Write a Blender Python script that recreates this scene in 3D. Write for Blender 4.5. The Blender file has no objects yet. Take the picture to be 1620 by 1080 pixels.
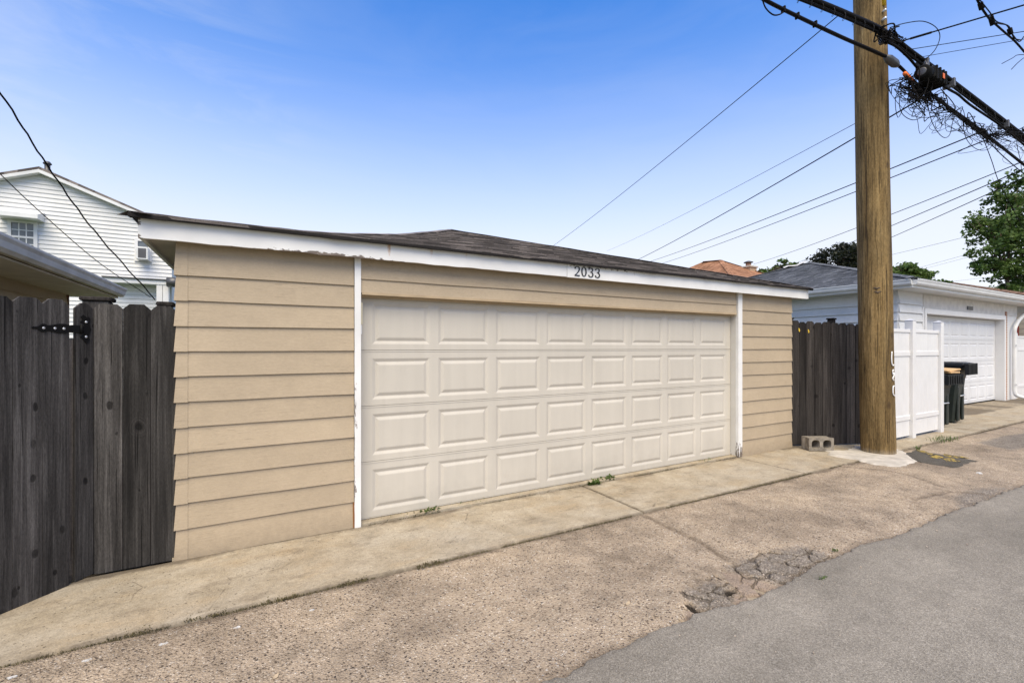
import bpy, bmesh, math, random
import numpy as np
from mathutils import Vector, noise, Matrix

random.seed(7)
R = math.radians
scene = bpy.context.scene
COL = scene.collection

# ------------------------------------------------------------------ camera
F, CX, HY, CAMH = 727.0, 810.0, 549.0, 1.64      # calibrated from the garage's vanishing points
TH = R(29.12); CT, ST = math.cos(TH), math.sin(TH)
cam = bpy.data.cameras.new('camera'); cam_o = bpy.data.objects.new('camera', cam); COL.objects.link(cam_o)
cam_o.location = (0, 0, CAMH); cam_o.rotation_euler = (R(90), 0, -TH)
cam.sensor_width = 36; cam.lens = F / 1620 * 36; cam.shift_y = (HY - 540) / 1620
cam.clip_start = .05; cam.clip_end = 3000
scene.camera = cam_o

# ------------------------------------------------------------------ sky, sun, exposure
SUN_AZ, SUN_EL = R(203), R(56)
SKY_HUE, SKY_SAT, SKY_VAL = .509, 1.36, 1.22
SKY_HAZE = [(0, .97), (.2, .84), (.29, .57), (.43, .23), (.52, .08), (.60, .0)]
world = bpy.data.worlds.new('World'); scene.world = world; world.use_nodes = True
wn = world.node_tree.nodes; wl = world.node_tree.links
for n in list(wn): wn.remove(n)
wout = wn.new('ShaderNodeOutputWorld'); wbg = wn.new('ShaderNodeBackground')
sky = wn.new('ShaderNodeTexSky'); sky.sky_type = 'NISHITA'; sky.sun_disc = False
sky.sun_elevation = SUN_EL; sky.sun_rotation = SUN_AZ
sky.air_density = 1.0; sky.dust_density = 0.6; sky.ozone_density = 2.0; sky.altitude = 200
wbg.inputs['Strength'].default_value = 0.15
# haze whitening towards the horizon (all round) and a thin high cirrus veil, both by direction over the whole sky
wtc = wn.new('ShaderNodeTexCoord'); wmap = wn.new('ShaderNodeMapping')
wmap.inputs['Scale'].default_value = (2.2, 2.2, 9.0); wmap.inputs['Rotation'].default_value = (0.15, 0.3, 0.5)
wnoi = wn.new('ShaderNodeTexNoise'); wnoi.inputs['Scale'].default_value = 1.25; wnoi.inputs['Detail'].default_value = 6
wnoi.inputs['Roughness'].default_value = .6; wnoi.inputs['Distortion'].default_value = .7
wramp = wn.new('ShaderNodeValToRGB'); wramp.color_ramp.elements[0].position = .42; wramp.color_ramp.elements[1].position = .78
wramp.color_ramp.elements[0].color = (0, 0, 0, 1); wramp.color_ramp.elements[1].color = (.30, .30, .30, 1)
wsep = wn.new('ShaderNodeSeparateXYZ'); whz = wn.new('ShaderNodeValToRGB')
while len(whz.color_ramp.elements) > 1: whz.color_ramp.elements.remove(whz.color_ramp.elements[-1])
whz.color_ramp.elements[0].position = SKY_HAZE[0][0]; whz.color_ramp.elements[0].color = (SKY_HAZE[0][1],)*3 + (1,)
for p_, v_ in SKY_HAZE[1:]:
    e_ = whz.color_ramp.elements.new(p_); e_.color = (v_, v_, v_, 1)
wmix = wn.new('ShaderNodeMix'); wmix.data_type = 'RGBA'; wmix2 = wn.new('ShaderNodeMix'); wmix2.data_type = 'RGBA'
wmix.inputs[7].default_value = (3.86, 3.84, 4.0, 1); wmix2.inputs[7].default_value = (3.4, 3.55, 3.75, 1)
whs = wn.new('ShaderNodeHueSaturation'); whs.inputs['Hue'].default_value = SKY_HUE; whs.inputs['Saturation'].default_value = SKY_SAT; whs.inputs['Value'].default_value = SKY_VAL
wl.new(wtc.outputs['Generated'], wmap.inputs['Vector']); wl.new(wmap.outputs[0], wnoi.inputs['Vector'])
wl.new(wtc.outputs['Generated'], wsep.inputs[0]); wl.new(wsep.outputs[2], whz.inputs[0])
wl.new(wnoi.outputs['Fac'], wramp.inputs[0])
# one cirrus bank stands over the house; elsewhere the veil is thinner
wdot = wn.new('ShaderNodeVectorMath'); wdot.operation = 'DOT_PRODUCT'; wdot.inputs[1].default_value = (-.205, .915, .350)
wbank = wn.new('ShaderNodeMapRange'); wbank.inputs['From Min'].default_value = .935; wbank.inputs['From Max'].default_value = .995
wbank.inputs['To Min'].default_value = .25; wbank.inputs['To Max'].default_value = 1.25; wbank.interpolation_type = 'SMOOTHSTEP'
wmul = wn.new('ShaderNodeMath'); wmul.operation = 'MULTIPLY'
wl.new(wtc.outputs['Generated'], wdot.inputs[0]); wl.new(wdot.outputs['Value'], wbank.inputs['Value'])
wl.new(wramp.outputs[0], wmul.inputs[0]); wl.new(wbank.outputs[0], wmul.inputs[1]); wl.new(wmul.outputs[0], wmix2.inputs[0])
wl.new(sky.outputs[0], whs.inputs['Color']); wl.new(whs.outputs[0], wmix.inputs[6]); wl.new(whz.outputs[0], wmix.inputs[0])
wl.new(wmix.outputs[2], wmix2.inputs[6]); wl.new(wmix2.outputs[2], wbg.inputs['Color']); wl.new(wbg.outputs[0], wout.inputs['Surface'])

sun = bpy.data.lights.new('sun', 'SUN'); sun_o = bpy.data.objects.new('sun', sun); COL.objects.link(sun_o)
sun.energy = 3.2; sun.angle = R(50); sun.color = (1.0, .86, .59)
sd = Vector((math.sin(SUN_AZ) * math.cos(SUN_EL), math.cos(SUN_AZ) * math.cos(SUN_EL), math.sin(SUN_EL)))
sun_o.rotation_euler = sd.to_track_quat('Z', 'Y').to_euler(); sun_o.location = (-5, -12, 20)

vs = scene.view_settings
scene.display_settings.display_device = 'sRGB'
vs.view_transform = 'Standard'; vs.look = 'None'; vs.gamma = 1; vs.exposure = 0.72; vs.use_curve_mapping = False
scene.render.engine = 'CYCLES'; scene.cycles.use_denoising = True

# ------------------------------------------------------------------ helpers
WO = {}                                           # world origin of every object that parents others

def at(px, py, X=None, Y=None, Z=None, w=None):
    """point of the place seen at a pixel of the photograph, given one of its coordinates"""
    k = (px - CX) / F; e = (HY - py) / F
    if w is None:
        if Z is not None: w = (Z - CAMH) / e
        elif Y is not None: w = Y / (-k * ST + CT)
        else: w = X / (k * CT + ST)
    u = k * w
    return Vector((u * CT + w * ST, -u * ST + w * CT, CAMH + e * w))

def thing(name, label, cat, loc=(0, 0, 0), rotz=0, group=None, kind=None):
    o = bpy.data.objects.new(name, None); COL.objects.link(o)
    o.empty_display_size = .1
    o.location = loc; o.rotation_euler = (0, 0, rotz)
    WO[o.name] = Vector(loc)
    return tag(o, label, cat, group, kind)

def tag(o, label=None, cat=None, group=None, kind=None):
    if label: o['label'] = label
    if cat: o['category'] = cat
    if group: o['group'] = group
    if kind: o['kind'] = kind
    return o

class MB:
    def __init__(s): s.v = []; s.f = []; s.smooth = set()
    def add(s, vs_, fs, smooth=False):
        b = len(s.v); s.v += [tuple(p) for p in vs_]
        for f in fs:
            if smooth: s.smooth.add(len(s.f))
            s.f.append(tuple(i + b for i in f))
        return s
    def box(s, x0, x1, y0, y1, z0, z1):
        return s.add([(x0,y0,z0),(x1,y0,z0),(x1,y1,z0),(x0,y1,z0),(x0,y0,z1),(x1,y0,z1),(x1,y1,z1),(x0,y1,z1)],
                     [(0,3,2,1),(4,5,6,7),(0,1,5,4),(1,2,6,5),(2,3,7,6),(3,0,4,7)])
    def bevbox(s, x0, x1, y0, y1, z0, z1, b=.004):
        bm = bmesh.new()
        m = Matrix.Translation(((x0+x1)/2, (y0+y1)/2, (z0+z1)/2)) @ Matrix.Diagonal((x1-x0, y1-y0, z1-z0, 1))
        bmesh.ops.create_cube(bm, size=1, matrix=m)
        bmesh.ops.bevel(bm, geom=bm.edges[:], offset=b, segments=1, affect='EDGES')
        bm.verts.ensure_lookup_table(); bm.faces.ensure_lookup_table()
        s.add([v.co[:] for v in bm.verts], [[v.index for v in f.verts] for f in bm.faces]); bm.free()
        return s
    def extrude(s, poly, d):
        """closed polygon of 3-D points pushed along vector d"""
        n = len(poly); d = Vector(d)
        s.add([Vector(p) for p in poly] + [Vector(p) + d for p in poly],
              [tuple(range(n))[::-1], tuple(range(n, 2*n))] + [(i, (i+1) % n, n+(i+1) % n, n+i) for i in range(n)])
        return s
    def tube(s, pts, r, n=6, cap=True):
        pts = [Vector(p) for p in pts]; N = len(pts)
        rr = r if isinstance(r, (list, tuple)) else [r] * N
        t0 = (pts[1] - pts[0]).normalized()
        a = t0.cross(Vector((0, 0, 1)))
        if a.length < 1e-3: a = t0.cross(Vector((1, 0, 0)))
        a.normalize(); vs_ = []
        for i, p in enumerate(pts):
            t = (pts[min(i+1, N-1)] - pts[max(i-1, 0)])
            if t.length < 1e-9: t = t0
            t.normalize(); a = (a - t * a.dot(t))
            if a.length < 1e-6: a = t.orthogonal()
            a.normalize(); b = t.cross(a)
            for k in range(n):
                q = 2 * math.pi * k / n
                vs_.append(p + (a * math.cos(q) + b * math.sin(q)) * rr[i])
        fs = [(i*n+k, i*n+(k+1) % n, (i+1)*n+(k+1) % n, (i+1)*n+k) for i in range(N-1) for k in range(n)]
        if cap: fs += [tuple(range(n))[::-1], tuple((N-1)*n + k for k in range(n))]
        return s.add(vs_, fs, smooth=True)
    def build(s, name, mat, parent=None, world=True, loc=None):
        off = Vector((0, 0, 0))
        if parent is not None and world: off = WO[parent.name]
        if parent is None and loc is not None: off = Vector(loc)
        me = bpy.data.meshes.new(name)
        me.from_pydata([(p[0]-off[0], p[1]-off[1], p[2]-off[2]) for p in s.v], [], s.f)
        if s.smooth:
            sm = [i in s.smooth for i in range(len(s.f))]
            me.polygons.foreach_set('use_smooth', sm)
        me.materials.append(mat)
        o = bpy.data.objects.new(name, me); COL.objects.link(o)
        o.parent = parent
        if parent is None and loc is not None: o.location = loc
        WO[o.name] = off if world else Vector((0, 0, 0))
        return o

def catmull(pts, k=6):
    pts = [Vector(p) for p in pts]; out = []
    P = [pts[0]*2 - pts[1]] + pts + [pts[-1]*2 - pts[-2]]
    for i in range(1, len(P) - 2):
        a, b, c, d = P[i-1:i+3]
        for j in range(k):
            t = j / k
            out.append(.5*((2*b) + (c-a)*t + (2*a-5*b+4*c-d)*t*t + (3*b-a-3*c+d)*t**3))
    out.append(pts[-1]); return out

def sagline(a, b, sag, n=24):
    a, b = Vector(a), Vector(b)
    return [a.lerp(b, i/n) - Vector((0, 0, sag*4*(i/n)*(1-i/n))) for i in range(n+1)]

# ------------------------------------------------------------------ material helpers
class NT:
    def __init__(s, name, rough=.8, spec=.3):
        s.m = bpy.data.materials.new(name); s.m.use_nodes = True
        s.t = s.m.node_tree; s.n = s.t.nodes
        s.b = s.n['Principled BSDF']; s.b.inputs['Roughness'].default_value = rough
        s.b.inputs['Specular IOR Level'].default_value = spec
        s.tc = s.n.new('ShaderNodeTexCoord'); s.oi = s.n.new('ShaderNodeObjectInfo')
    def link(s, a, b): s.t.links.new(a, b); return a
    def setin(s, sock, val):
        if hasattr(val, 'is_output'): s.t.links.new(val, sock)
        else:
            if isinstance(val, (tuple, list)) and len(val) == 3 and sock.type == 'RGBA': val = (*val, 1)
            sock.default_value = val
    def math(s, op, a, b=0.0, c=None, clamp=False):
        n = s.n.new('ShaderNodeMath'); n.operation = op; n.use_clamp = clamp
        s.setin(n.inputs[0], a); s.setin(n.inputs[1], b)
        if c is not None: s.setin(n.inputs[2], c)
        return n.outputs[0]
    def vec(s, scale=(1, 1, 1), rnd=0.0, loc=(0, 0, 0), src=None):
        mp = s.n.new('ShaderNodeMapping'); s.link(src or s.tc.outputs['Object'], mp.inputs['Vector'])
        mp.inputs['Scale'].default_value = scale
        if rnd:
            cb = s.n.new('ShaderNodeCombineXYZ')
            r = s.math('MULTIPLY', s.oi.outputs['Random'], rnd)
            for i in range(3): s.link(r, cb.inputs[i])
            s.link(cb.outputs[0], mp.inputs['Location'])
        else: mp.inputs['Location'].default_value = loc
        return mp.outputs[0]
    def noise(s, v, scale, detail=4, rough=.55, dist=0.0):
        n = s.n.new('ShaderNodeTexNoise'); s.link(v, n.inputs['Vector'])
        n.inputs['Scale'].default_value = scale; n.inputs['Detail'].default_value = detail
        n.inputs['Roughness'].default_value = rough; n.inputs['Distortion'].default_value = dist
        return n.outputs['Fac']
    def voro(s, v, scale, feature='F1', rand=1.0):
        n = s.n.new('ShaderNodeTexVoronoi'); n.feature = feature; s.link(v, n.inputs['Vector'])
        n.inputs['Scale'].default_value = scale; n.inputs['Randomness'].default_value = rand
        return n
    def ramp(s, fac, stops, interp='LINEAR'):
        n = s.n.new('ShaderNodeValToRGB'); s.setin(n.inputs[0], fac); cr = n.color_ramp; cr.interpolation = interp
        while len(cr.elements) < len(stops): cr.elements.new(.5)
        for e, (p, c) in zip(cr.elements, stops):
            e.position = p
            e.color = (c, c, c, 1) if isinstance(c, (int, float)) else (*c, 1)
        return n.outputs[0]
    def mix(s, fac, a, b, mode='MIX'):
        n = s.n.new('ShaderNodeMix'); n.data_type = 'RGBA'; n.blend_type = mode
        s.setin(n.inputs[0], fac); s.setin(n.inputs[6], a); s.setin(n.inputs[7], b)
        return n.outputs[2]
    def rgb(s, c):
        n = s.n.new('ShaderNodeRGB'); n.outputs[0].default_value = (*c, 1); return n.outputs[0]
    def sep(s, v):
        n = s.n.new('ShaderNodeSeparateXYZ'); s.link(v, n.inputs[0]); return n.outputs
    def attr(s, name):
        n = s.n.new('ShaderNodeAttribute'); n.attribute_name = name; return n.outputs['Fac']
    def bump(s, h, strength=.5, dist=.01):
        n = s.n.new('ShaderNodeBump'); n.inputs['Strength'].default_value = strength; n.inputs['Distance'].default_value = dist
        s.link(h, n.inputs['Height']); s.link(n.outputs[0], s.b.inputs['Normal'])
    def out(s, col, rough=None):
        s.setin(s.b.inputs['Base Color'], col)
        if rough is not None: s.setin(s.b.inputs['Roughness'], rough)
        return s.m

def simple(name, col, rough=.6, spec=.3, var=.12, scale=6, metal=0, bump=0):
    m = NT(name, rough, spec); v = m.vec(rnd=20)
    n = m.noise(v, scale, 5)
    c = m.mix(1.0, col, m.ramp(n, [(.3, 1-var), (.7, 1+var)]), 'MULTIPLY')
    m.b.inputs['Metallic'].default_value = metal
    if bump: m.bump(m.noise(v, scale*8, 3), bump, .004)
    return m.out(c)

def mat_siding(name, col, crack=1.0):
    m = NT(name, .62, .3)
    v = m.vec(rnd=37)
    big = m.noise(v, 1.3, 3)
    fine = m.noise(m.vec((3, 3, 60), rnd=37), 1.4, 5, .6, .4)       # long horizontal grain
    cr = m.ramp(m.noise(m.vec((5, 5, 160), rnd=11), 1.0, 4, .7, .3), [(.62, 0), (.70, 1)])
    patch = m.ramp(m.noise(v, 2.2, 2), [(.42, 0), (.62, 1)])
    cr = m.math('MULTIPLY', cr, patch)
    blot = m.noise(v, 9, 3)
    c = m.mix(1, col, m.ramp(big, [(.3, .93), (.7, 1.05)]), 'MULTIPLY')
    c = m.mix(1, c, m.ramp(blot, [(.3, .97), (.7, 1.03)]), 'MULTIPLY')
    t = m.math('MULTIPLY_ADD', m.oi.outputs['Random'], .09, .955)
    c = m.mix(1, c, t, 'MULTIPLY')
    c = m.mix(m.math('MULTIPLY', cr, .5*crack), c, tuple(x*.5 for x in col))
    dirt = m.ramp(m.noise(m.vec((14, 14, 14), rnd=5), 1, 2), [(.72, 0), (.8, .35)])
    c = m.mix(dirt, c, tuple(x*.72 for x in col))
    zz = m.sep(m.tc.outputs['Object'])[2]
    spl = m.ramp(m.math('ADD', zz, m.math('MULTIPLY', m.noise(v, 16, 5, .7), .34)), [(.14, .6*crack), (.36, 0)])
    c = m.mix(spl, c, tuple(x*.58 for x in col))
    c = m.mix(1, c, m.ramp(m.noise(m.vec((40, 40, 130), rnd=7), 1, 3, .65), [(.3, .93), (.7, 1.06)]), 'MULTIPLY')
    h = m.math('SUBTRACT', m.math('MULTIPLY', fine, .5), m.math('MULTIPLY', cr, .8*crack))
    h = m.math('ADD', h, m.math('MULTIPLY', m.noise(v, 90, 2), .35))
    m.bump(h, .5, .006)
    return m.out(c)

def mat_white_paint(name, peel=.5, vert=False, col=(.73, .73, .715)):
    m = NT(name, .5, .35); v = m.vec(rnd=13)
    grime = m.ramp(m.noise(v, 2.5, 5), [(.35, .90), (.65, 1.02)])
    c = m.mix(1, col, grime, 'MULTIPLY')
    lines = m.ramp(m.noise(m.vec((1.5, 1.5, 70), rnd=13), 1, 3, .6), [(.68, 0), (.72, 1)])
    zone = m.ramp(m.noise(v, 1.1, 2), [(.5, 0), (.6, 1)])
    c = m.mix(m.math('MULTIPLY', m.math('MULTIPLY', lines, zone), .35), c, (.45, .43, .40))
    pk = m.noise(m.vec((45, 45, 7) if vert else (14, 14, 40), rnd=3), 1, 5, .7)
    att = m.attr('wear')
    mask = m.ramp(m.math('ADD', pk, m.math('MULTIPLY', att, peel)), [(.80, 0), (.83, 1)])
    wood = m.ramp(m.noise(m.vec((4, 4, 80), rnd=3), 1, 4), [(.3, (.07, .055, .045)), (.7, (.22, .18, .15))])
    c = m.mix(mask, c, wood)
    rust = m.attr('rust')
    rm = m.ramp(m.math('MULTIPLY', rust, m.math('ADD', m.noise(v, 60, 2), .45)), [(.4, 0), (.8, 1)])
    c = m.mix(m.math('MULTIPLY', rm, .75), c, (.45, .22, .06))
    m.bump(m.math('SUBTRACT', m.math('MULTIPLY', m.noise(m.vec((6, 6, 50), rnd=3), 1, 4), .4), mask), .3, .003)
    return m.out(c)

def mat_door(name, col):
    m = NT(name, .45, .4); v = m.vec()
    c = m.mix(1, col, m.ramp(m.noise(v, .9, 4), [(.3, .95), (.7, 1.03)]), 'MULTIPLY')
    st = m.ramp(m.noise(m.vec((9, 9, .7)), 1, 4, .6), [(.35, .965), (.65, 1.02)])     # faint rain streaks
    c = m.mix(1, c, st, 'MULTIPLY')
    zz = m.sep(m.tc.outputs['Object'])[2]
    gr = m.ramp(m.math('ADD', zz, m.math('MULTIPLY', m.noise(v, 7, 6, .7), .5)), [(.22, .38), (.55, 0)])
    c = m.mix(gr, c, tuple(x*.62 for x in col))
    sm_ = m.ramp(m.noise(m.vec((2.2, 2.2, 1.2)), 1, 6, .7), [(.60, 0), (.75, .18)])
    c = m.mix(sm_, c, tuple(x*.6 for x in col))
    m.bump(m.noise(m.vec((25, 25, 220)), 1, 3), .12, .002)
    return m.out(c)

def mat_shingle(name, a, b, d):
    m = NT(name, .92, .15); v = m.vec()
    br = m.n.new('ShaderNodeTexBrick'); mp = m.vec((1, 1, 1))
    # tabs: cells along the slope's two plan directions
    cell = m.voro(m.vec((3.2, 6.5, 3.0)), 1.0)
    tab = m.sep(cell.outputs['Color'])[0]
    c = m.ramp(tab, [(0, a), (.55, b), (1, d)])
    c = m.mix(1, c, m.ramp(m.noise(v, .8, 4), [(.3, .72), (.7, 1.25)]), 'MULTIPLY')
    c = m.mix(1, c, m.ramp(m.noise(m.vec((5, 40, 40)), 1, 3), [(.3, .75), (.7, 1.2)]), 'MULTIPLY')
    c = m.mix(1, c, m.ramp(m.noise(v, 170, 2), [(.3, .7), (.7, 1.3)]), 'MULTIPLY')
    m.bump(m.noise(v, 120, 2), .5, .004)
    return m.out(c)

def mat_wood_grey(name, dark, mid, light, knots=1.0):
    m = NT(name, .85, .15)
    base = m.vec((1, 1, 1), rnd=61)
    g = m.noise(m.vec((22, 22, .9), rnd=61), 1.0, 6, .62, .8)
    f = m.noise(m.vec((130, 130, 2.5), rnd=61), 1.0, 3, .6, .2)
    big = m.noise(m.vec((5, 5, .8), rnd=17), 1.0, 3)
    c = m.ramp(m.math('ADD', m.math('MULTIPLY', g, .7), m.math('MULTIPLY', f, .3)), [(.28, dark), (.5, mid), (.72, light)])
    c = m.mix(1, c, m.ramp(big, [(.3, .62), (.7, 1.4)]), 'MULTIPLY')
    c = m.mix(1, c, m.math('MULTIPLY_ADD', m.oi.outputs['Random'], .8, .66), 'MULTIPLY')
    sx = m.sep(m.tc.outputs['Object']); k2 = m.n.new('ShaderNodeCombineXYZ'); rr_ = m.math('MULTIPLY', m.oi.outputs['Random'], 91.7)
    wob = m.noise(m.vec((9, 9, 4), rnd=61), 1.0, 2)
    m.link(m.math('MULTIPLY_ADD', m.math('ADD', sx[0], m.math('MULTIPLY', sx[1], .7)), 7.0, m.math('ADD', rr_, m.math('MULTIPLY', wob, .35))), k2.inputs[0]); m.link(m.math('MULTIPLY_ADD', sx[2], 4.6, rr_), k2.inputs[1])
    kv = m.voro(k2.outputs[0], 1.0); kv.voronoi_dimensions = '2D'
    kc = m.sep(kv.outputs['Color'])
    kd = m.math('DIVIDE', kv.outputs['Distance'], m.math('MULTIPLY_ADD', kc[0], 1.1, .35))
    kk = m.math('MULTIPLY', m.math('GREATER_THAN', kc[1], .62), m.math('MULTIPLY_ADD', kc[2], .6, .4))
    core = m.math('MULTIPLY', m.ramp(kd, [(.08, 1), (.13, 0)]), kk)
    ring = m.math('MULTIPLY', m.ramp(m.math('SINE', m.math('MULTIPLY', kd, 85)), [(.2, 0), (.9, 1)]), m.math('MULTIPLY', m.ramp(kd, [(.12, 1), (.36, 0)]), kk))
    c = m.mix(m.math('MULTIPLY', ring, .55*knots), c, tuple(x*1.25 for x in mid))
    spk = m.noise(m.vec((160, 160, 40), rnd=61), 1.0, 3, .7)
    c = m.mix(1, c, m.ramp(spk, [(.3, .72), (.7, 1.28)]), 'MULTIPLY')
    chk = m.ramp(m.noise(m.vec((75, 75, 1.1), rnd=31), 1.0, 2, .5, .2), [(.66, 0), (.68, 1)])
    c = m.mix(m.math('MULTIPLY', chk, .8), c, tuple(x*.4 for x in dark))
    c = m.mix(m.math('MULTIPLY', core, .85*knots), c, tuple(x*.35 for x in dark))
    m.bump(m.math('SUBTRACT', m.math('ADD', g, m.math('MULTIPLY', f, .6)), m.math('MULTIPLY', core, .8)), .55, .006)
    return m.out(c)

def mat_pole():
    m = NT('pole_wood', .82, .2); v = m.vec()
    g = m.noise(m.vec((9, 9, .75)), 1.0, 6, .62, 1.2)
    f = m.noise(m.vec((60, 60, 2.2)), 1.0, 4, .6, .5)
    c = m.ramp(m.math('ADD', m.math('MULTIPLY', g, .65), m.math('MULTIPLY', f, .35)),
               [(.30, (.054, .034, .014)), (.45, (.162, .106, .042)), (.57, (.235, .160, .068)), (.72, (.345, .25, .118))])
    b = m.ramp(m.noise(m.vec((3.2, 3.2, .8)), 1, 4), [(.33, .62), (.66, 1.2)])
    c = m.mix(1, c, b, 'MULTIPLY')
    gr = m.ramp(m.noise(m.vec((26, 26, 1.0)), 1, 3), [(.62, 0), (.72, .5)])
    c = m.mix(gr, c, (.06, .042, .024))
    cr = m.math('MAXIMUM', m.ramp(m.noise(m.vec((34, 34, .5)), 1, 2, .5, .25), [(.655, 0), (.672, 1)]), m.math('MULTIPLY', m.ramp(m.noise(m.vec((85, 85, 1.6)), 1, 2, .5, .2), [(.63, 0), (.66, 1)]), .7))
    spk = m.noise(m.vec((70, 70, 22)), 1, 4, .7)
    c = m.mix(1, c, m.ramp(spk, [(.3, .66), (.7, 1.32)]), 'MULTIPLY')
    c = m.mix(m.math('MULTIPLY', cr, .7), c, (.03, .02, .012))
    kv = m.voro(m.vec((3.2, 3.2, 2.0)), 1.0)
    core = m.math('MULTIPLY', m.ramp(kv.outputs['Distance'], [(.06, 1), (.15, 0)]), m.math('GREATER_THAN', m.sep(kv.outputs['Color'])[0], .6))
    c = m.mix(m.math('MULTIPLY', core, .75), c, (.05, .03, .016))
    z = m.sep(m.tc.outputs['Object'])[2]
    grey = m.ramp(m.math('ADD', z, m.math('MULTIPLY', m.noise(m.vec((30, 30, 5)), 1, 3), .12)), [(.055, .55), (.16, 0)])
    c = m.mix(grey, c, (.36, .33, .28))                                # cement splash at its foot
    m.bump(m.math('SUBTRACT', m.math('ADD', m.math('MULTIPLY', g, .8), m.math('MULTIPLY', f, .5)), cr), .8, .02)
    return m.out(c)

def mat_aggregate():
    m = NT('exposed_aggregate_concrete', .9, .2); v = m.vec()
    wv = m.n.new('ShaderNodeVectorMath'); wv.operation = 'ADD'
    nz = m.n.new('ShaderNodeTexNoise'); nz.inputs['Scale'].default_value = 60; m.link(v, nz.inputs['Vector'])
    sc = m.n.new('ShaderNodeVectorMath'); sc.operation = 'SCALE'; sc.inputs['Scale'].default_value = .012
    m.link(nz.outputs['Color'], sc.inputs[0]); m.link(v, wv.inputs[0]); m.link(sc.outputs[0], wv.inputs[1]); v2 = wv.outputs[0]
    a = m.voro(v2, 84); b = m.voro(v2, 46)
    ca = m.ramp(m.sep(a.outputs['Color'])[0], [(0, (.12, .09, .065)), (.10, (.22, .17, .125)), (.24, (.36, .285, .21)), (.6, (.46, .37, .275)), (.88, (.56, .47, .36)), (1, (.70, .62, .52))])
    sand = m.ramp(m.noise(v, 220, 2), [(.3, (.33, .26, .185)), (.7, (.50, .405, .30))])
    c = m.mix(m.ramp(a.outputs['Distance'], [(.38, 0), (.62, 1)]), ca, sand)
    bs = m.sep(b.outputs['Color'])
    bm_ = m.math('MULTIPLY', m.math('GREATER_THAN', bs[1], .80), m.ramp(b.outputs['Distance'], [(.26, 1), (.36, 0)]))
    cb = m.ramp(bs[0], [(0, (.06, .05, .045)), (.55, (.13, .105, .085)), (1, (.25, .2, .155))])
    c = m.mix(bm_, c, cb)
    bw = m.math('MULTIPLY', m.math('GREATER_THAN', bs[2], .95), m.ramp(b.outputs['Distance'], [(.2, 1), (.28, 0)]))
    c = m.mix(bw, c, (.66, .62, .56))
    big = m.noise(v, .95, 5, .6)
    mid = m.noise(v, 4.5, 5, .6)
    c = m.mix(1, c, m.ramp(big, [(.32, (.53, .52, .51)), (.5, (.83, .825, .815)), (.68, (1.0, .985, .95))]), 'MULTIPLY')
    c = m.mix(1, c, m.ramp(mid, [(.3, .74), (.55, 1.04), (.75, 1.14)]), 'MULTIPLY')
    # old asphalt patches and bare silt: different stuff laid into the strip
    pv = m.math('ADD', m.attr('patch'), m.math('MULTIPLY', m.math('SUBTRACT', m.noise(v, 9, 6, .7), .5), 1.7))
    old = m.voro(v2, 105)
    oc = m.ramp(m.sep(old.outputs['Color'])[0], [(0, (.09, .077, .064)), (.5, (.20, .176, .148)), (.9, (.27, .238, .20)), (1, (.38, .34, .29))])
    oc = m.mix(1, oc, m.ramp(mid, [(.3, .7), (.7, 1.15)]), 'MULTIPLY')
    c = m.mix(m.ramp(pv, [(.34, 0), (.95, .85)]), c, oc)
    sv = m.math('ADD', m.attr('silt'), m.math('MULTIPLY', m.math('SUBTRACT', m.noise(v, 30, 4), .5), .7))
    scol = m.ramp(m.noise(v, 160, 2), [(.3, (.24, .185, .14)), (.7, (.36, .285, .22))])
    c = m.mix(m.ramp(sv, [(.42, 0), (.62, 1)]), c, scol)
    vd = m.n.new('ShaderNodeVectorMath'); vd.operation = 'ADD'; nd = m.n.new('ShaderNodeTexNoise'); nd.inputs['Scale'].default_value = 7; nd.inputs['Detail'].default_value = 4
    m.link(v, nd.inputs['Vector']); sd2 = m.n.new('ShaderNodeVectorMath'); sd2.operation = 'SCALE'; sd2.inputs['Scale'].default_value = .16
    m.link(nd.outputs['Color'], sd2.inputs[0]); m.link(v, vd.inputs[0]); m.link(sd2.outputs[0], vd.inputs[1])
    ck = m.voro(vd.outputs[0], 6.0, 'DISTANCE_TO_EDGE')
    zone = m.ramp(m.attr('worn'), [(.3, 0), (.6, 1)])
    cm = m.ramp(m.math('ADD', m.attr('crack'), m.math('MULTIPLY', m.math('SUBTRACT', m.noise(v, 40, 3), .5), .5)), [(.35, 0), (.7, 1)])
    c = m.mix(m.math('MULTIPLY', cm, .6), c, (.075, .06, .046))
    dv = m.math('ADD', m.attr('dirt'), m.math('MULTIPLY', m.math('SUBTRACT', m.noise(v, 14, 4), .5), .8))
    c = m.mix(m.ramp(dv, [(.38, 0), (.85, .7)]), c, (.13, .10, .072))
    c = m.mix(m.ramp(m.attr('hole'), [(.35, 0), (.7, .92)]), c, (.022, .018, .015))
    h = m.math('ADD', m.math('MULTIPLY', m.ramp(a.outputs['Distance'], [(0, 1), (.6, 0)]), .7), m.math('MULTIPLY', m.noise(v, 150, 2), .5))
    m.bump(m.math('SUBTRACT', h, m.math('MULTIPLY', cm, 1.2)), .9, .012)
    return m.out(c)

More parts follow.
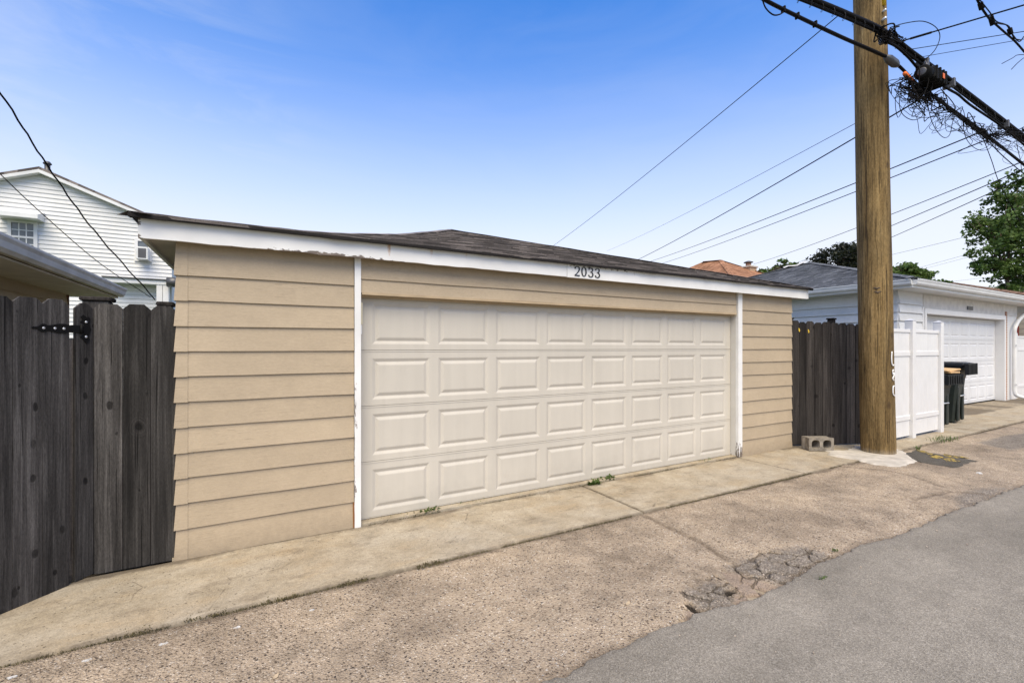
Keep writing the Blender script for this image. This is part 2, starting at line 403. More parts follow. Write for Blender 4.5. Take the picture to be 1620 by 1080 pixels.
def mat_slab():
    m = NT('weathered_concrete', .88, .2); v = m.vec()
    c = m.ramp(m.noise(v, 3.2, 6, .62), [(.3, (.26, .215, .15)), (.5, (.335, .283, .205)), (.72, (.41, .357, .272))])
    warm = m.ramp(m.noise(m.vec((1.1, 2.4, 1)), 1.6, 4, .6, .4), [(.50, 0), (.72, .55)])
    c = m.mix(warm, c, (.34, .255, .15))
    grey = m.ramp(m.noise(m.vec((1, 1, 1), loc=(7, 3, 0)), 1.1, 5, .6), [(.48, 0), (.70, .65)])
    c = m.mix(grey, c, (.37, .335, .275))
    dark = m.ramp(m.noise(m.vec((2.0, 4.5, 1), loc=(2, 9, 0)), 1.3, 6, .68), [(.54, 0), (.72, .7)])
    c = m.mix(dark, c, (.155, .125, .09))
    scuff = m.ramp(m.noise(m.vec((7, 60, 1), loc=(2, 9, 0)), 1.0, 3, .6), [(.66, 0), (.74, .4)])
    c = m.mix(scuff, c, (.17, .14, .10))
    c = m.mix(1, c, m.ramp(m.noise(v, 120, 3, .7), [(.3, .76), (.7, 1.22)]), 'MULTIPLY')
    c = m.mix(1, c, m.ramp(m.noise(v, 38, 3), [(.3, .88), (.7, 1.10)]), 'MULTIPLY')
    zone = m.ramp(m.noise(v, 2.0, 3), [(.38, .2), (.6, 1)])
    pits = None
    for sc, th, rr in ((26, .80, .20), (55, .83, .26)):
        sp = m.voro(v, sc); ss = m.sep(sp.outputs['Color'])
        pit = m.math('MULTIPLY', m.math('GREATER_THAN', ss[0], th), m.ramp(sp.outputs['Distance'], [(rr*.6, 1), (rr, 0)]))
        c = m.mix(m.math('MULTIPLY', m.math('MULTIPLY', pit, zone), .85), c, (.06, .048, .035))
        pits = pit if pits is None else m.math('MAXIMUM', pits, pit)
    hl = m.voro(v, 2.1, 'DISTANCE_TO_EDGE'); hm = m.ramp(m.noise(v, 1.0, 2), [(.52, 0), (.6, 1)])
    hair = m.math('MULTIPLY', m.ramp(m.math('ADD', hl.outputs['Distance'], m.math('MULTIPLY', m.noise(v, 14, 3), .05)), [(.026, 1), (.032, 0)]), hm)
    c = m.mix(m.math('MULTIPLY', hair, .55), c, (.09, .07, .05))
    dv = m.math('ADD', m.attr('dirt'), m.math('MULTIPLY', m.math('SUBTRACT', m.noise(v, 11, 5, .65), .5), 1.0))
    c = m.mix(m.ramp(dv, [(.36, 0), (.85, .8)]), c, (.10, .08, .058))  # dirt colour, also carries the contact shadow painted at the wall foot
    m.bump(m.math('SUBTRACT', m.math('MULTIPLY', m.noise(v, 90, 4, .6), .6), pits), .6, .006)
    return m.out(c)

def mat_asphalt(name, k=1.0):
    m = NT(name, .9, .2); v = m.vec()
    def q(a): return tuple(x*k for x in a)
    a = m.voro(v, 175); s_ = m.sep(a.outputs['Color'])
    c = m.ramp(s_[0], [(0, q((.135, .119, .096))), (.35, q((.205, .184, .150))), (.75, q((.258, .232, .191))), (1, q((.35, .317, .264)))])
    c = m.mix(.22, c, q((.225, .203, .167)))
    b = m.voro(v, 60); bs = m.sep(b.outputs['Color'])
    sp = m.math('MULTIPLY', m.math('GREATER_THAN', bs[0], .925), m.ramp(b.outputs['Distance'], [(.15, 1), (.24, 0)]))
    c = m.mix(m.math('MULTIPLY', sp, .8), c, m.ramp(bs[1], [(0, q((.06, .053, .046))), (.6, q((.12, .105, .09))), (.62, q((.42, .39, .35))), (1, q((.5, .46, .42)))]))
    c = m.mix(1, c, m.ramp(m.noise(v, .8, 5, .6), [(.3, .80), (.7, 1.15)]), 'MULTIPLY')
    c = m.mix(1, c, m.ramp(m.noise(m.vec((.25, 1.7, 1)), 1.6, 4), [(.3, .84), (.7, 1.12)]), 'MULTIPLY')
    c = m.mix(1, c, m.ramp(m.noise(v, 7, 5, .65), [(.3, .90), (.7, 1.09)]), 'MULTIPLY')
    oil = m.ramp(m.noise(m.vec((1.4, 2.2, 1), loc=(4, 4, 0)), 1.3, 5, .65), [(.66, 0), (.78, .5)])
    c = m.mix(oil, c, q((.10, .092, .082)))
    m.bump(m.math('ADD', a.outputs['Distance'], m.noise(v, 60, 3)), .6, .005)
    return m.out(c)

def mat_leaf(name, dark, light):
    m = NT(name, .55, .3)
    c = m.ramp(m.noise(m.vec((1, 1, 1)), .9, 2), [(.3, dark), (.7, light)])
    c = m.mix(1, c, m.ramp(m.noise(m.vec((1, 1, 1)), 9, 2), [(.3, .65), (.7, 1.35)]), 'MULTIPLY')
    m.out(c)
    tr = m.n.new('ShaderNodeBsdfTranslucent'); m.link(c, tr.inputs['Color'])
    mx = m.n.new('ShaderNodeMixShader'); mx.inputs[0].default_value = .3
    m.link(m.b.outputs[0], mx.inputs[1]); m.link(tr.outputs[0], mx.inputs[2])
    m.link(mx.outputs[0], m.n['Material Output'].inputs['Surface'])
    return m.m

M = {}
BEIGE = (.395, .32, .225)
M['siding'] = mat_siding('beige_painted_siding', BEIGE)
M['beige_trim'] = simple('beige_painted_wood', (.40, .31, .20), .6)
M['white'] = mat_white_paint('peeling_white_paint', .55)
M['jamb'] = mat_white_paint('old_white_paint', .3, True, (.60, .58, .53))
M['white_post'] = mat_white_paint('peeling_white_post', .55, True)
M['soffit'] = simple('soffit_paint', (.55, .50, .43), .7, var=.15, scale=4)
M['door'] = mat_door('almond_steel_door', (.515, .482, .42))
M['rubber'] = simple('black_rubber', (.007, .007, .007), .7, .08)
M['digit'] = simple('black_metal_digits', (.012, .012, .014), .35, .5)
M['shingle'] = mat_shingle('dark_asphalt_shingles', (.065, .057, .054), (.135, .12, .113), (.24, .21, .195))
M['drip'] = simple('tar_black_edge', (.014, .012, .012), .8, bump=.4)
M['shingle_grey'] = mat_shingle('grey_asphalt_shingles', (.075, .080, .088), (.11, .116, .125), (.16, .168, .18))
M['shingle_brown'] = mat_shingle('brown_asphalt_shingles', (.22, .11, .06), (.29, .15, .085), (.36, .19, .11))
M['shingle_tan'] = mat_shingle('faded_brown_shingles', (.15, .095, .065), (.22, .14, .095), (.30, .20, .14))
M['agg'] = mat_aggregate(); M['slab'] = mat_slab()
M['asphalt'] = mat_asphalt('worn_asphalt', 1.03); M['asphalt_new'] = mat_asphalt('dark_patch_asphalt', .36)
M['fence'] = mat_wood_grey('weathered_cedar', (.013, .012, .0115), (.040, .0372, .035), (.10, .094, .088))
M['fence_dark'] = mat_wood_grey('weathered_dark_cedar', (.014, .012, .011), (.032, .028, .026), (.066, .059, .054), .9)
M['iron'] = simple('black_iron', (.006, .006, .006), .6, .12)
M['zinc'] = simple('galvanised_metal', (.55, .57, .6), .4, .5, metal=.6)
M['pole'] = mat_pole()
M['cement'] = simple('pale_fresh_cement', (.44, .405, .35), .9, .2, .22, 7, bump=.6)
ym = NT('yellow_marking_paint', .85, .2); yv = ym.vec()
M['yellow'] = ym.out(ym.mix(ym.ramp(ym.noise(yv, 26, 5, .7), [(.44, 0), (.54, 1)]), (.42, .30, .06), (.055, .05, .045)))
M['yellow_solid'] = simple('yellow_tag', (.62, .42, .04), .7)
M['whitepaint'] = simple('white_marking_paint', (.50, .49, .47), .8, .2, .2, 60)
M['graffiti'] = simple('white_spray_paint', (.78, .78, .76), .7)
M['cable'] = simple('black_cable', (.008, .007, .007), .7, .08)
M['cable_grey'] = simple('grey_steel_strand', (.08, .08, .085), .5, .4)
M['orange'] = simple('orange_tag', (.75, .16, .03), .5)
M['vinyl'] = simple('white_vinyl', (.66, .66, .66), .35, .4, .04, 3)
M['vinyl_siding'] = mat_siding('white_vinyl_siding', (.66, .665, .66), .15)
M['house_siding'] = mat_siding('white_house_siding', (.66, .665, .66), .1)
M['gutter'] = simple('white_gutter', (.66, .67, .67), .4, .4, .10, 2)
M['gutter_grey'] = simple('dirty_grey_gutter', (.56, .52, .46), .5, .4, .25, 3)
M['tan_wall'] = mat_siding('tan_siding', (.40, .33, .235), .3)
M['tan_soffit'] = simple('tan_soffit', (.62, .57, .49), .7, var=.1)
M['door_white'] = mat_door('white_steel_door', (.64, .65, .665))
M['cart'] = simple('dark_green_plastic', (.016, .022, .019), .45, .4, .2, 12)
M['cart_lid'] = simple('black_plastic_lid', (.012, .013, .014), .42, .4, .2, 12)
M['card'] = simple('brown_cardboard', (.55, .36, .18), .85)
M['block'] = simple('cinder_block', (.225, .20, .165), .95, .1, .35, 14, bump=.9)
M['glass'] = simple('window_glass', (.12, .14, .16), .08, .6, .3, 2)
M['curtain'] = simple('window_curtain', (.45, .47, .48), .8)
M['brick'] = simple('chimney_brick', (.36, .20, .13), .9, .1, .25, 30)
M['brick_tan'] = simple('tan_house_brick', (.42, .30, .20), .9, .1, .2, 25)
M['red'] = simple('red_brown_paint', (.22, .035, .02), .6)
M['metal_dark'] = simple('dark_metal', (.10, .10, .105), .45, .4, metal=.5)
M['leaf'] = mat_leaf('maple_leaves', (.040, .072, .016), (.12, .19, .045))
M['leaf_light'] = mat_leaf('light_green_leaves', (.045, .085, .015), (.11, .17, .04))
M['leaf_dark'] = mat_leaf('dark_purple_leaves', (.014, .018, .010), (.035, .040, .020))
M['leaf_pale'] = mat_leaf('pale_green_leaves', (.06, .09, .035), (.12, .16, .07))
M['bark'] = simple('tree_bark', (.09, .07, .055), .9, .1, .3, 12, bump=.8)
M['weed'] = mat_leaf('weed_green', (.05, .085, .015), (.12, .17, .045))
M['weed_dry'] = mat_leaf('dry_weed_brown', (.07, .06, .025), (.15, .125, .06))
M['deadleaf'] = simple('dry_leaf', (.42, .33, .22), .8)
M['lawn'] = simple('lawn', (.055, .085, .025), .95, .1, .35, 9, bump=1)
M['stone'] = simple('loose_pebbles', (.38, .32, .26), .9, .1, .5, 3)

# ------------------------------------------------------------------ ground
def grid_mesh(name, xs, ys, zf, mat, attrs=None, keep=None):
    nx, ny = len(xs), len(ys)
    vs_ = [(x, y, zf(x, y)) for y in ys for x in xs]
    fs = [(j*nx+i, j*nx+i+1, (j+1)*nx+i+1, (j+1)*nx+i) for j in range(ny-1) for i in range(nx-1)]
    me = bpy.data.meshes.new(name); me.from_pydata(vs_, [], fs)
    me.polygons.foreach_set('use_smooth', [True]*len(fs))
    for an, fn in (attrs or {}).items():
        a = me.attributes.new(an, 'FLOAT', 'POINT')
        a.data.foreach_set('value', [fn(x, y) for x, y, z in vs_])
    me.materials.append(mat)
    o = bpy.data.objects.new(name, me); COL.objects.link(o); WO[o.name] = Vector((0, 0, 0)); return o

def nz(x, y, s, k=0.0): return noise.noise(Vector((x*s + k, y*s - k, k*1.7)))
def sm(a, b, t):
    t = max(0.0, min(1.0, (t-a)/(b-a))); return t*t*(3-2*t)

g = MB().add([(-900, -900, -.06), (900, -900, -.06), (900, 900, -.06), (-900, 900, -.06)], [(0, 1, 2, 3)]).build('ground', M['lawn'])
tag(g, kind='structure')

YE, YJ, YF = 1.88, 3.33, 4.34       # asphalt edge, joint of the two concretes, garage front
def edge_y(x):                      # ragged edge of the asphalt
    e = YE - .012*(x-3) + .035*nz(x, 0, 1.1, 3) + .030*nz(x, 0, 3.3, 9) + .018*nz(x, 0, 11, 5) + .013*nz(x, 0, 30, 2)
    e += .05*math.exp(-((x-4.15)/.5)**2) - .03*math.exp(-((x-2.9)/.5)**2)
    return e

def inpoly(x, y, P):
    c = False; n = len(P)
    for i in range(n):
        x1, y1 = P[i]; x2, y2 = P[i-1]
        if (y1 > y) != (y2 > y) and x < (x2-x1)*(y-y1)/(y2-y1)+x1: c = not c
    return c
def pdist(x, y, P):
    best = 9
    for i in range(len(P)):
        x1, y1 = P[i]; x2, y2 = P[i-1]
        dx, dy = x2-x1, y2-y1; t = max(0, min(1, ((x-x1)*dx+(y-y1)*dy)/(dx*dx+dy*dy+1e-12)))
        best = min(best, math.hypot(x-x1-t*dx, y-y1-t*dy))
    return best
def gp(pix): return [tuple(at(px, py, Z=0)[:2]) for px, py in pix]
PATCHES = [gp([(1143, 897), (1182, 880), (1230, 868), (1275, 862), (1312, 876), (1338, 893), (1300, 925), (1262, 932), (1215, 916), (1168, 905)]),
           gp([(1078, 932), (1128, 915), (1152, 928), (1166, 948), (1175, 968), (1130, 975), (1092, 955)]),
           gp([(1505, 785), (1545, 772), (1600, 768), (1560, 800), (1520, 812)]),
           gp([(1545, 700), (1580, 690), (1640, 682), (1660, 700), (1600, 712)])]
SILT = [gp([(1140, 900), (1165, 903), (1215, 918), (1250, 926), (1225, 945), (1190, 950), (1168, 930)]),
        gp([(1085, 958), (1112, 962), (1135, 972), (1110, 985), (1080, 990)]),
        gp([(1160, 935), (1180, 938), (1182, 956), (1165, 962)])]
HOLES = [gp(l) for l in ([(1150, 932), (1166, 928), (1182, 936), (1198, 934), (1208, 943)], [(1088, 952), (1106, 962), (1122, 970), (1132, 972)],
                         [(1180, 950), (1184, 956)], [(1190, 940), (1206, 945)], [(1196, 922), (1222, 932)])]
CRACKS = [gp([(1020, 815), (1060, 835), (1105, 855), (1150, 885)]), gp([(1330, 738), (1400, 744), (1440, 752), (1490, 770)]),
          gp([(1445, 790), (1500, 778), (1560, 781)])]
def segd(x, y, L):
    best = 9
    for (x1, y1), (x2, y2) in zip(L, L[1:]):
        dx, dy = x2-x1, y2-y1; t = max(0, min(1, ((x-x1)*dx+(y-y1)*dy)/(dx*dx+dy*dy)))
        best = min(best, math.hypot(x-x1-t*dx, y-y1-t*dy))
    return best
def bb(P, m): return min(p[0] for p in P)-m, max(p[0] for p in P)+m, min(p[1] for p in P)-m, max(p[1] for p in P)+m
PB = [(P, bb(P, .14)) for P in PATCHES]; SB = [(P, bb(P, .14)) for P in SILT]; HB = [(P, bb(P, .12)) for P in HOLES]; CB = [(P, bb(P, .2)) for P in CRACKS]
def inside(x, y, b): return b[0] < x < b[1] and b[2] < y < b[3]
def fmask(x, y, LB, wd):
    v = 0
    for P, b in LB:
        if inside(x, y, b):
            d = pdist(x, y, P); d = d if inpoly(x, y, P) else -d
            v = max(v, sm(-wd, wd, d))
    return v
def a_patch(x, y): return fmask(x, y, PB, .10)
def a_silt(x, y): return fmask(x, y, SB, .05)
WORN = [(gp([(1075, 925), (1130, 905), (1190, 872), (1275, 858), (1340, 890), (1300, 930), (1210, 955), (1130, 985), (1075, 985)]), None)]
WORN = [(WORN[0][0], bb(WORN[0][0], .2))]
def a_worn(x, y): return fmask(x, y, WORN, .08)
def a_hole(x, y):
    v = 0
    for P, b in HB:
        if inside(x, y, b): v = max(v, sm(.035, .005, segd(x, y, P) + .012*nz(x, y, 25)))
    return v
def a_dirt(x, y):
    v = 1.05*sm(.14, .0, abs(y - YJ - .01)) * (.65 + .9*max(0, nz(x, 0, 2.5, 4))) if y < YJ+.2 else 0
    v = max(v, (.72+.5*nz(x, 0, 3, 6))*sm(.13, .0, y - edge_y(x)))
    for P, b in CB:
        if inside(x, y, b): v = max(v, .75*sm(.10, .0, segd(x, y, P)))
    v = max(v, .9*a_hole(x, y))
    v = max(v, .55*math.exp(-((x-2.9)/.75)**2 - ((y-2.2)/.28)**2))
    return v
def z_agg(x, y):
    z = .010*nz(x, y, .8, 1) + .004*nz(x, y, 4, 2) + .0022*nz(x, y, 22, 3)
    if x < 6.5 and y < 2.9:
        p = a_patch(x, y); s_ = a_silt(x, y)
        z += -.006*p - .028*s_*(1-.6*p) - .045*a_hole(x, y) + .006*p*nz(x, y, 30, 8)
    for P, b in CB:
        if inside(x, y, b): z -= .012*sm(.025, .0, segd(x, y, P) + .012*nz(x, y, 14))
    return z - .012*sm(.16, .0, y-edge_y(x))
CRK = {}
def crackv(x, y):
    k = (round(x, 4), round(y, 4))
    if k in CRK: return CRK[k]
    q = Vector((x*4.6 + .5*nz(x, y, 4, 2) + .16*nz(x, y, 15, 3), y*6.2 + .5*nz(x, y, 4, 8) + .16*nz(x, y, 15, 6), 0))
    d, p = noise.voronoi(q); h = math.sin(p[0][0]*12.9898 + p[0][1]*78.233)*43758.5453; h -= math.floor(h)
    CRK[k] = (sm(.075, .012, d[1]-d[0]), h); return CRK[k]
def a_crack(x, y):
    wv = a_worn(x, y)
    if wv < .05: return 0.0
    c_, h = crackv(x, y); return c_*sm(.3, .7, wv*.9 + .7*nz(x, y, 3.5, 7))
z_flat = z_agg
def z_agg(x, y):
    z = z_flat(x, y)
    if 2.0 < x < 4.8 and y < 2.75:
        wv = a_worn(x, y)
        if wv > .05:
            c_, h = crackv(x, y); z += wv*((h-.65)*.013 + .006*(h-.5)*nz(x, y, 8, 4)) - .020*a_crack(x, y)
    return z
xs = list(np.concatenate([np.arange(-3.2, 2.1, .04), np.arange(2.1, 4.7, .008), np.arange(4.7, 12, .04), np.arange(12, 40, .5)]))
ys = list(np.arange(1.55, 2.6, .009)) + list(np.arange(2.6, 2.75, .02)) + list(np.arange(2.75, 3.3001, .03)) + [3.318, 3.322]
o = grid_mesh('alley_shoulder', xs, ys, z_agg, M['agg'], {'patch': a_patch, 'silt': a_silt, 'dirt': a_dirt, 'hole': a_hole, 'worn': a_worn, 'crack': a_crack}); tag(o, kind='structure')

# asphalt carriageway, a layer 15 mm thick with a broken edge
xe = list(np.concatenate([np.arange(-3.2, 8, .012), np.arange(8, 40, .4)]))
vs_, fs = [], []
rows = [-9, -3, 0, .8, 1.3]
for x in xe:
    e = edge_y(x)
    for y in rows: vs_.append((x, y, .012 + (.006*nz(x, y, .7, 6) if y > 0 else 0)))
    for d, z in ((.18, .014), (.05, .014), (.010, .012), (.0, .006), (-.003, -.04)):
        vs_.append((x, e-d, z + .004*nz(x, e-d, 6, 4) * (d > .01)))
nr = len(rows)+5
for i in range(len(xe)-1):
    for j in range(nr-1): fs.append((i*nr+j, (i+1)*nr+j, (i+1)*nr+j+1, i*nr+j+1))
mb = MB(); mb.add(vs_, fs, smooth=True); o = mb.build('alley_road', M['asphalt']); tag(o, kind='structure')

# concrete apron slabs in front of the garages, with open joints between them
def slab(name, x0, x1, y0, y1, step=.06):
    ed = [0, .0015, .006, .014, .03]
    xs = [x0+d for d in ed] + list(np.linspace(x0+.06, x1-.06, max(3, int((x1-x0)/step)))) + [x1-d for d in reversed(ed)]
    ys = [y0+d for d in ed] + list(np.linspace(y0+.06, y1-.06, max(4, int((y1-y0)/.05)))) + [y1-d for d in reversed(ed)]
    def z(x, y):
        d = min(x-x0, x1-x, y-y0, y1-y)
        return .014 + .006*nz(x, y, .9, 2) + .0018*nz(x, y, 12, 6) - .009*sm(.014, 0, d + .005*nz(x, y, 18)) - (.04 if d <= 1e-6 else 0)
    def dirt(x, y):
        v = 1.15*sm(.22, .0, YF - y)*(.5+.9*max(0, nz(x, 0, 1.7, 5))) + .75*sm(.06, 0, y-y0)  # dirt along the wall foot, strengthened to paint in a contact shadow
        v = max(v, .7*sm(.05, 0, min(x-x0, x1-x)))
        return v
    o = grid_mesh(name, xs, ys, z, M['slab'], {'dirt': dirt}); tag(o, kind='structure'); return o
slab('garage_apron', -3.2, 3.344, YJ+.008, YF-.024)
slab('garage_apron', 3.358, 6.202, YJ+.008, YF-.024)
slab('garage_apron', 6.211, 8.6, YJ+.008, YF+.55)
slab('garage_apron', 8.612, 12.3, YJ+.03, 6.0, .1)
slab('garage_apron', 12.32, 21.5, YJ+.05, 5.6, .15)
slab('garage_apron', 21.53, 34, YJ+.05, 6.3, .3)
o = MB().box(-.56, 6.25, YF-.012, 4.7, -.03, .030).build('door_threshold', M['slab']); tag(o, kind='structure')
o = MB().add([(-3.2, YJ+.0, -.012), (34, YJ+.0, -.012), (34, 6.4, -.012), (-3.2, 6.4, -.012)], [(0, 1, 2, 3)]).build('soil_bed', simple('joint_soil', (.07, .055, .035), .95, .1, .3, 20)); tag(o, kind='structure')
o = MB().add([(-3.2, 1.4, -.055), (40, 1.4, -.055), (40, 3.4, -.055), (-3.2, 3.4, -.055)], [(0, 1, 2, 3)]).build('road_base', M['slab']); tag(o, kind='structure')

# ------------------------------------------------------------------ clapboards
def board(x0, x1, z0, z1, y, along='x', side=-1, proud=.026, top=.010, jit=.0030, segs=None, zc=None):
    """one lap board; its lower edge stands proud of the board below"""
    mb = MB(); L = abs(x1-x0); n = segs or max(2, int(L/.35)); ph = random.uniform(0, 99)
    V, Fc = [], []
    for i in range(n+1):
        a = x0 + (x1-x0)*i/n
        j1 = jit*noise.noise(Vector((a*1.3+ph, ph, 0)))*2; j2 = jit*noise.noise(Vector((a*2.1, ph, 5)))
        zz0, zz1 = z0 + j1, z1 + .012
        if zc: zz1 = zc(a, zz1)
        prof = [(side*(proud+j2), zz0), (side*top, zz1), (0, zz1), (0, zz0)]
        for d, z in prof:
            V.append((a, y+d, z) if along == 'x' else (y+d, a, z))
    for i in range(n):
        for k in range(4):
            Fc.append((i*4+k, i*4+(k+1) % 4, (i+1)*4+(k+1) % 4, (i+1)*4+k))
    Fc += [(0, 1, 2, 3), tuple(n*4+k for k in (3, 2, 1, 0))]
    return mb.add(V, Fc)

def wear_attr(o, fn, name='wear'):
    me = o.data; off = WO[o.name]; a = me.attributes.new(name, 'FLOAT', 'POINT')
    a.data.foreach_set('value', [fn(Vector(v.co) + off) for v in me.vertices])

def plank(x0, x1, y0, y1, z0, z1, n, jb=0.0, jt=0.0, zslope=0.0, key=0, levels=(0, .12, .3, 1)):
    """long board along X with uneven lower edge, several rows of vertices so that wear can be local"""
    mb = MB(); V, Fc = [], []
    L = len(levels)
    for i in range(n+1):
        x = x0 + (x1-x0)*i/n; dz = zslope*(x-x0)
        b = z0+dz + jb*noise.noise(Vector((x*5+key, key, 0))); t = z1+dz + jt*noise.noise(Vector((x*3+key, 3, key)))
        for l in levels: V.append((x, y0, b+(t-b)*l))
        for l in reversed(levels): V.append((x, y1, b+(t-b)*l))
    m = 2*L
    for i in range(n):
        for k in range(m): Fc.append((i*m+k, (i+1)*m+k, (i+1)*m+(k+1) % m, i*m+(k+1) % m))
    Fc += [tuple(range(m))[::-1], tuple(n*m+k for k in range(m))]
    return mb.add(V, Fc)

# stepped shingle slope between eave edge (a-b) and the two upper points (c over a, d over b)
def slope(name, a, b, c, d, courses, mat, parent, thick=.010, sag=None, rag=.006, seg=.35):
    a, b, c, d = map(Vector, (a, b, c, d)); nrm = (b-a).cross(c-a).normalized()
    if nrm.z < 0: nrm = -nrm
    mb = MB(); key = random.uniform(0, 50)
    for k in range(courses):
        t0, t1 = k/courses, (k+1)/courses
        A, B = a.lerp(c, t0), b.lerp(d, t0); C, D = a.lerp(c, min(1, t1+.3/courses)), b.lerp(d, min(1, t1+.3/courses))
        n = max(2, int((B-A).length/seg)); V, Fc = [], []
        dn = ((a-c).lerp(b-d, .5)).normalized()
        for i in range(n+1):
            s = i/n
            j = noise.noise(Vector((s*n*1.7+key, k*3.1, 0)))*rag
            th = thick*(1+.6*noise.noise(Vector((s*n*2.3+key, k*1.3, 7))))
            sg = Vector((0, 0, sag(s, t0) if sag else 0)); sg1 = Vector((0, 0, sag(s, t1) if sag else 0))
            lo = A.lerp(B, s) + dn*j + sg; hi = C.lerp(D, s) + sg1
            V += [lo - nrm*.004, lo + nrm*th, hi + nrm*.001]
        for i in range(n):
            Fc += [(i*3, (i+1)*3, (i+1)*3+1, i*3+1), (i*3+1, (i+1)*3+1, (i+1)*3+2, i*3+2)]
        mb.add(V, Fc)
    return mb.build(name, mat, parent)

def hip_cap(path, w, h, mat, parent, name='hip_cap'):
    mb = MB(); pts = [Vector(p) for p in path]; V, Fc = [], []
    for i, p in enumerate(pts):
        t = (pts[min(i+1, len(pts)-1)] - pts[max(i-1, 0)]).normalized(); sd_ = t.cross(Vector((0, 0, 1))).normalized()
        V += [p - sd_*w - Vector((0, 0, h*.9)), p + Vector((0, 0, h)), p + sd_*w - Vector((0, 0, h*.9))]
    for i in range(len(pts)-1):
        Fc += [(i*3, i*3+1, i*3+4, i*3+3), (i*3+1, i*3+2, i*3+5, i*3+4)]
    return mb.add(V, Fc).build(name, mat, parent)

def door_section(parent, x0, x1, y, z0, z1, mat, cols=8, margin=.11, gap=.085, ph=.75, deep=.0105, bev=.032):
    """one section of an overhead door: rails and stiles round pressed panels, which are its children"""
    H = z1-z0; pz0 = z0 + H*(1-ph)*.42; pz1 = pz0 + H*ph; pw = (x1-x0-2*margin-(cols-1)*gap)/cols
    mb = MB(); t = .04
    mb.box(x0, x1, y, y+t, z0+.002, pz0); mb.box(x0, x1, y, y+t, pz1, z1-.002)
    e = [x0] ; xsn = []
    for i in range(cols):
        a = x0+margin+i*(pw+gap); xsn.append((a, a+pw))
    prev = x0
    for a, b in xsn: mb.box(prev, a, y, y+t, pz0, pz1); prev = b
    mb.box(prev, x1, y, y+t, pz0, pz1)
    mb.box(x0, x1, y-.003, y, z1-.016, z1-.004)                     # interlock lip
    sec = mb.build('door_section', mat, parent)
    for a, b in xsn:
        p = MB(); rings = [(0, 0), (bev*.2, .001), (bev*.95, deep), (bev*1.15, deep), (bev*1.95, .001), (bev*2.2, 0)]
        V, Fc = [], []
        for d, q in rings: V += [(a+d, y+q, pz0+d), (b-d, y+q, pz0+d), (b-d, y+q, pz1-d), (a+d, y+q, pz1-d)]
        for r_ in range(len(rings)-1):
            for k in range(4): Fc.append((r_*4+k, r_*4+(k+1) % 4, r_*4+4+(k+1) % 4, r_*4+4+k))
        n = (len(rings)-1)*4; Fc.append((n, n+1, n+2, n+3))
        p.add(V, Fc).build('raised_panel', mat, sec)
    return sec

# ------------------------------------------------------------------ beige garage
GX0, GX1, GD = -.52, 7.63, 13.3
DX0, DX1, DY = .84, 6.215, YF+.085
gar = thing('garage', 'beige clapboard garage with almond door and house number on white fascia', 'garage', (3.55, YF, 0))
w = MB()
w.box(GX0, .80, YF, YF+.12, 0, 2.46); w.box(6.26, GX1, YF, YF+.12, 0, 2.46); w.box(.80, 6.26, YF, YF+.08, 2.135, 2.46)
w.build('front_wall', M['beige_trim'], gar)
w = MB().box(GX0, GX0+.12, YF+.12, GD, 0, 2.46); w.build('side_wall', M['beige_trim'], gar)
w = MB().box(GX1-.12, GX1, YF+.12, GD, 0, 2.46); w.build('side_wall', M['beige_trim'], gar)
w = MB().box(GX0+.12, GX1-.12, GD-.12, GD, 0, 2.46); w.build('rear_wall', M['beige_trim'], gar)
ZL = [0.012] + [.245 + .195*k for k in range(11)] + [2.452]
for a, b in zip(ZL, ZL[1:]):
    board(GX0+.055, .772, a, b, YF, segs=14).build('siding_board', M['siding'], gar)
    board(6.318, GX1, a+.0, b, YF, segs=5).build('siding_board', M['siding'], gar)
    # folded corner piece at the end of every course
    c = MB(); c.add([(GX0-.028, YF-.030, a-.004), (GX0+.060, YF-.030, a-.004), (GX0+.060, YF-.014, b+.004), (GX0-.014, YF-.014, b+.004),
                     (GX0-.028, YF+.05, a-.004), (GX0-.014, YF+.05, b+.004), (GX0+.06, YF-.001, a-.004), (GX0+.06, YF-.001, b+.004)],
                    [(0, 1, 2, 3), (4, 0, 3, 5), (1, 6, 7, 2), (0, 4, 6, 1)])
    c.build('corner_piece', M['siding'], gar)
    board(YF+.05, GD, a, b, GX0, along='y', segs=6).build('siding_board', M['siding'], gar)
    board(YF+.0, GD, a, b, GX1, along='y', side=1, segs=6).build('siding_board', M['siding'], gar)
board(.832, 6.205, 2.262, 2.452, YF, segs=12).build('header_board', M['siding'], gar)
board(.832, 6.205, 2.140, 2.262, YF, segs=12, proud=.024, top=.012).build('header_board', M['siding'], gar)
MB().box(.842, 6.2, YF-.032, YF+.02, 2.118, 2.139).build('drip_moulding', M['beige_trim'], gar)
MB().box(.842, DX1, YF+.02, YF+.079, 2.10, 2.134).build('door_stop', M['beige_trim'], gar)

def post_trim(x0, x1, y0, y1, z0, z1, key, name='door_trim'):
    V, Fc = [], []; n = 40
    for i in range(n+1):
        z = z0+(z1-z0)*i/n
        d = .004*noise.noise(Vector((z*7, key, 0))) if z < 1.6 else .001*noise.noise(Vector((z*7, key, 0)))
        for fx in (0, .25, .75, 1): V.append((x0+(x1-x0)*fx+(d if fx == 0 else 0), y0, z))
        V += [(x1, y1, z), (x0+d, y1, z)]
    for i in range(n):
        for k in range(6): Fc.append((i*6+k, i*6+(k+1) % 6, (i+1)*6+(k+1) % 6, (i+1)*6+k))
    Fc += [(0, 5, 4, 3, 2, 1), tuple(n*6+k for k in range(6))]
    return MB().add(V, Fc).build(name, M['white_post'], gar)
tl = post_trim(.776, .830, YF-.042, YF+.0, .014, 2.444, 4)
wear_attr(tl, lambda p: .42*sm(.81, .776, p.x)*sm(1.75, 1.3, p.z) + .06)
tr = post_trim(6.218, 6.312, YF-.042, YF+.0, .02, 2.444, 11)
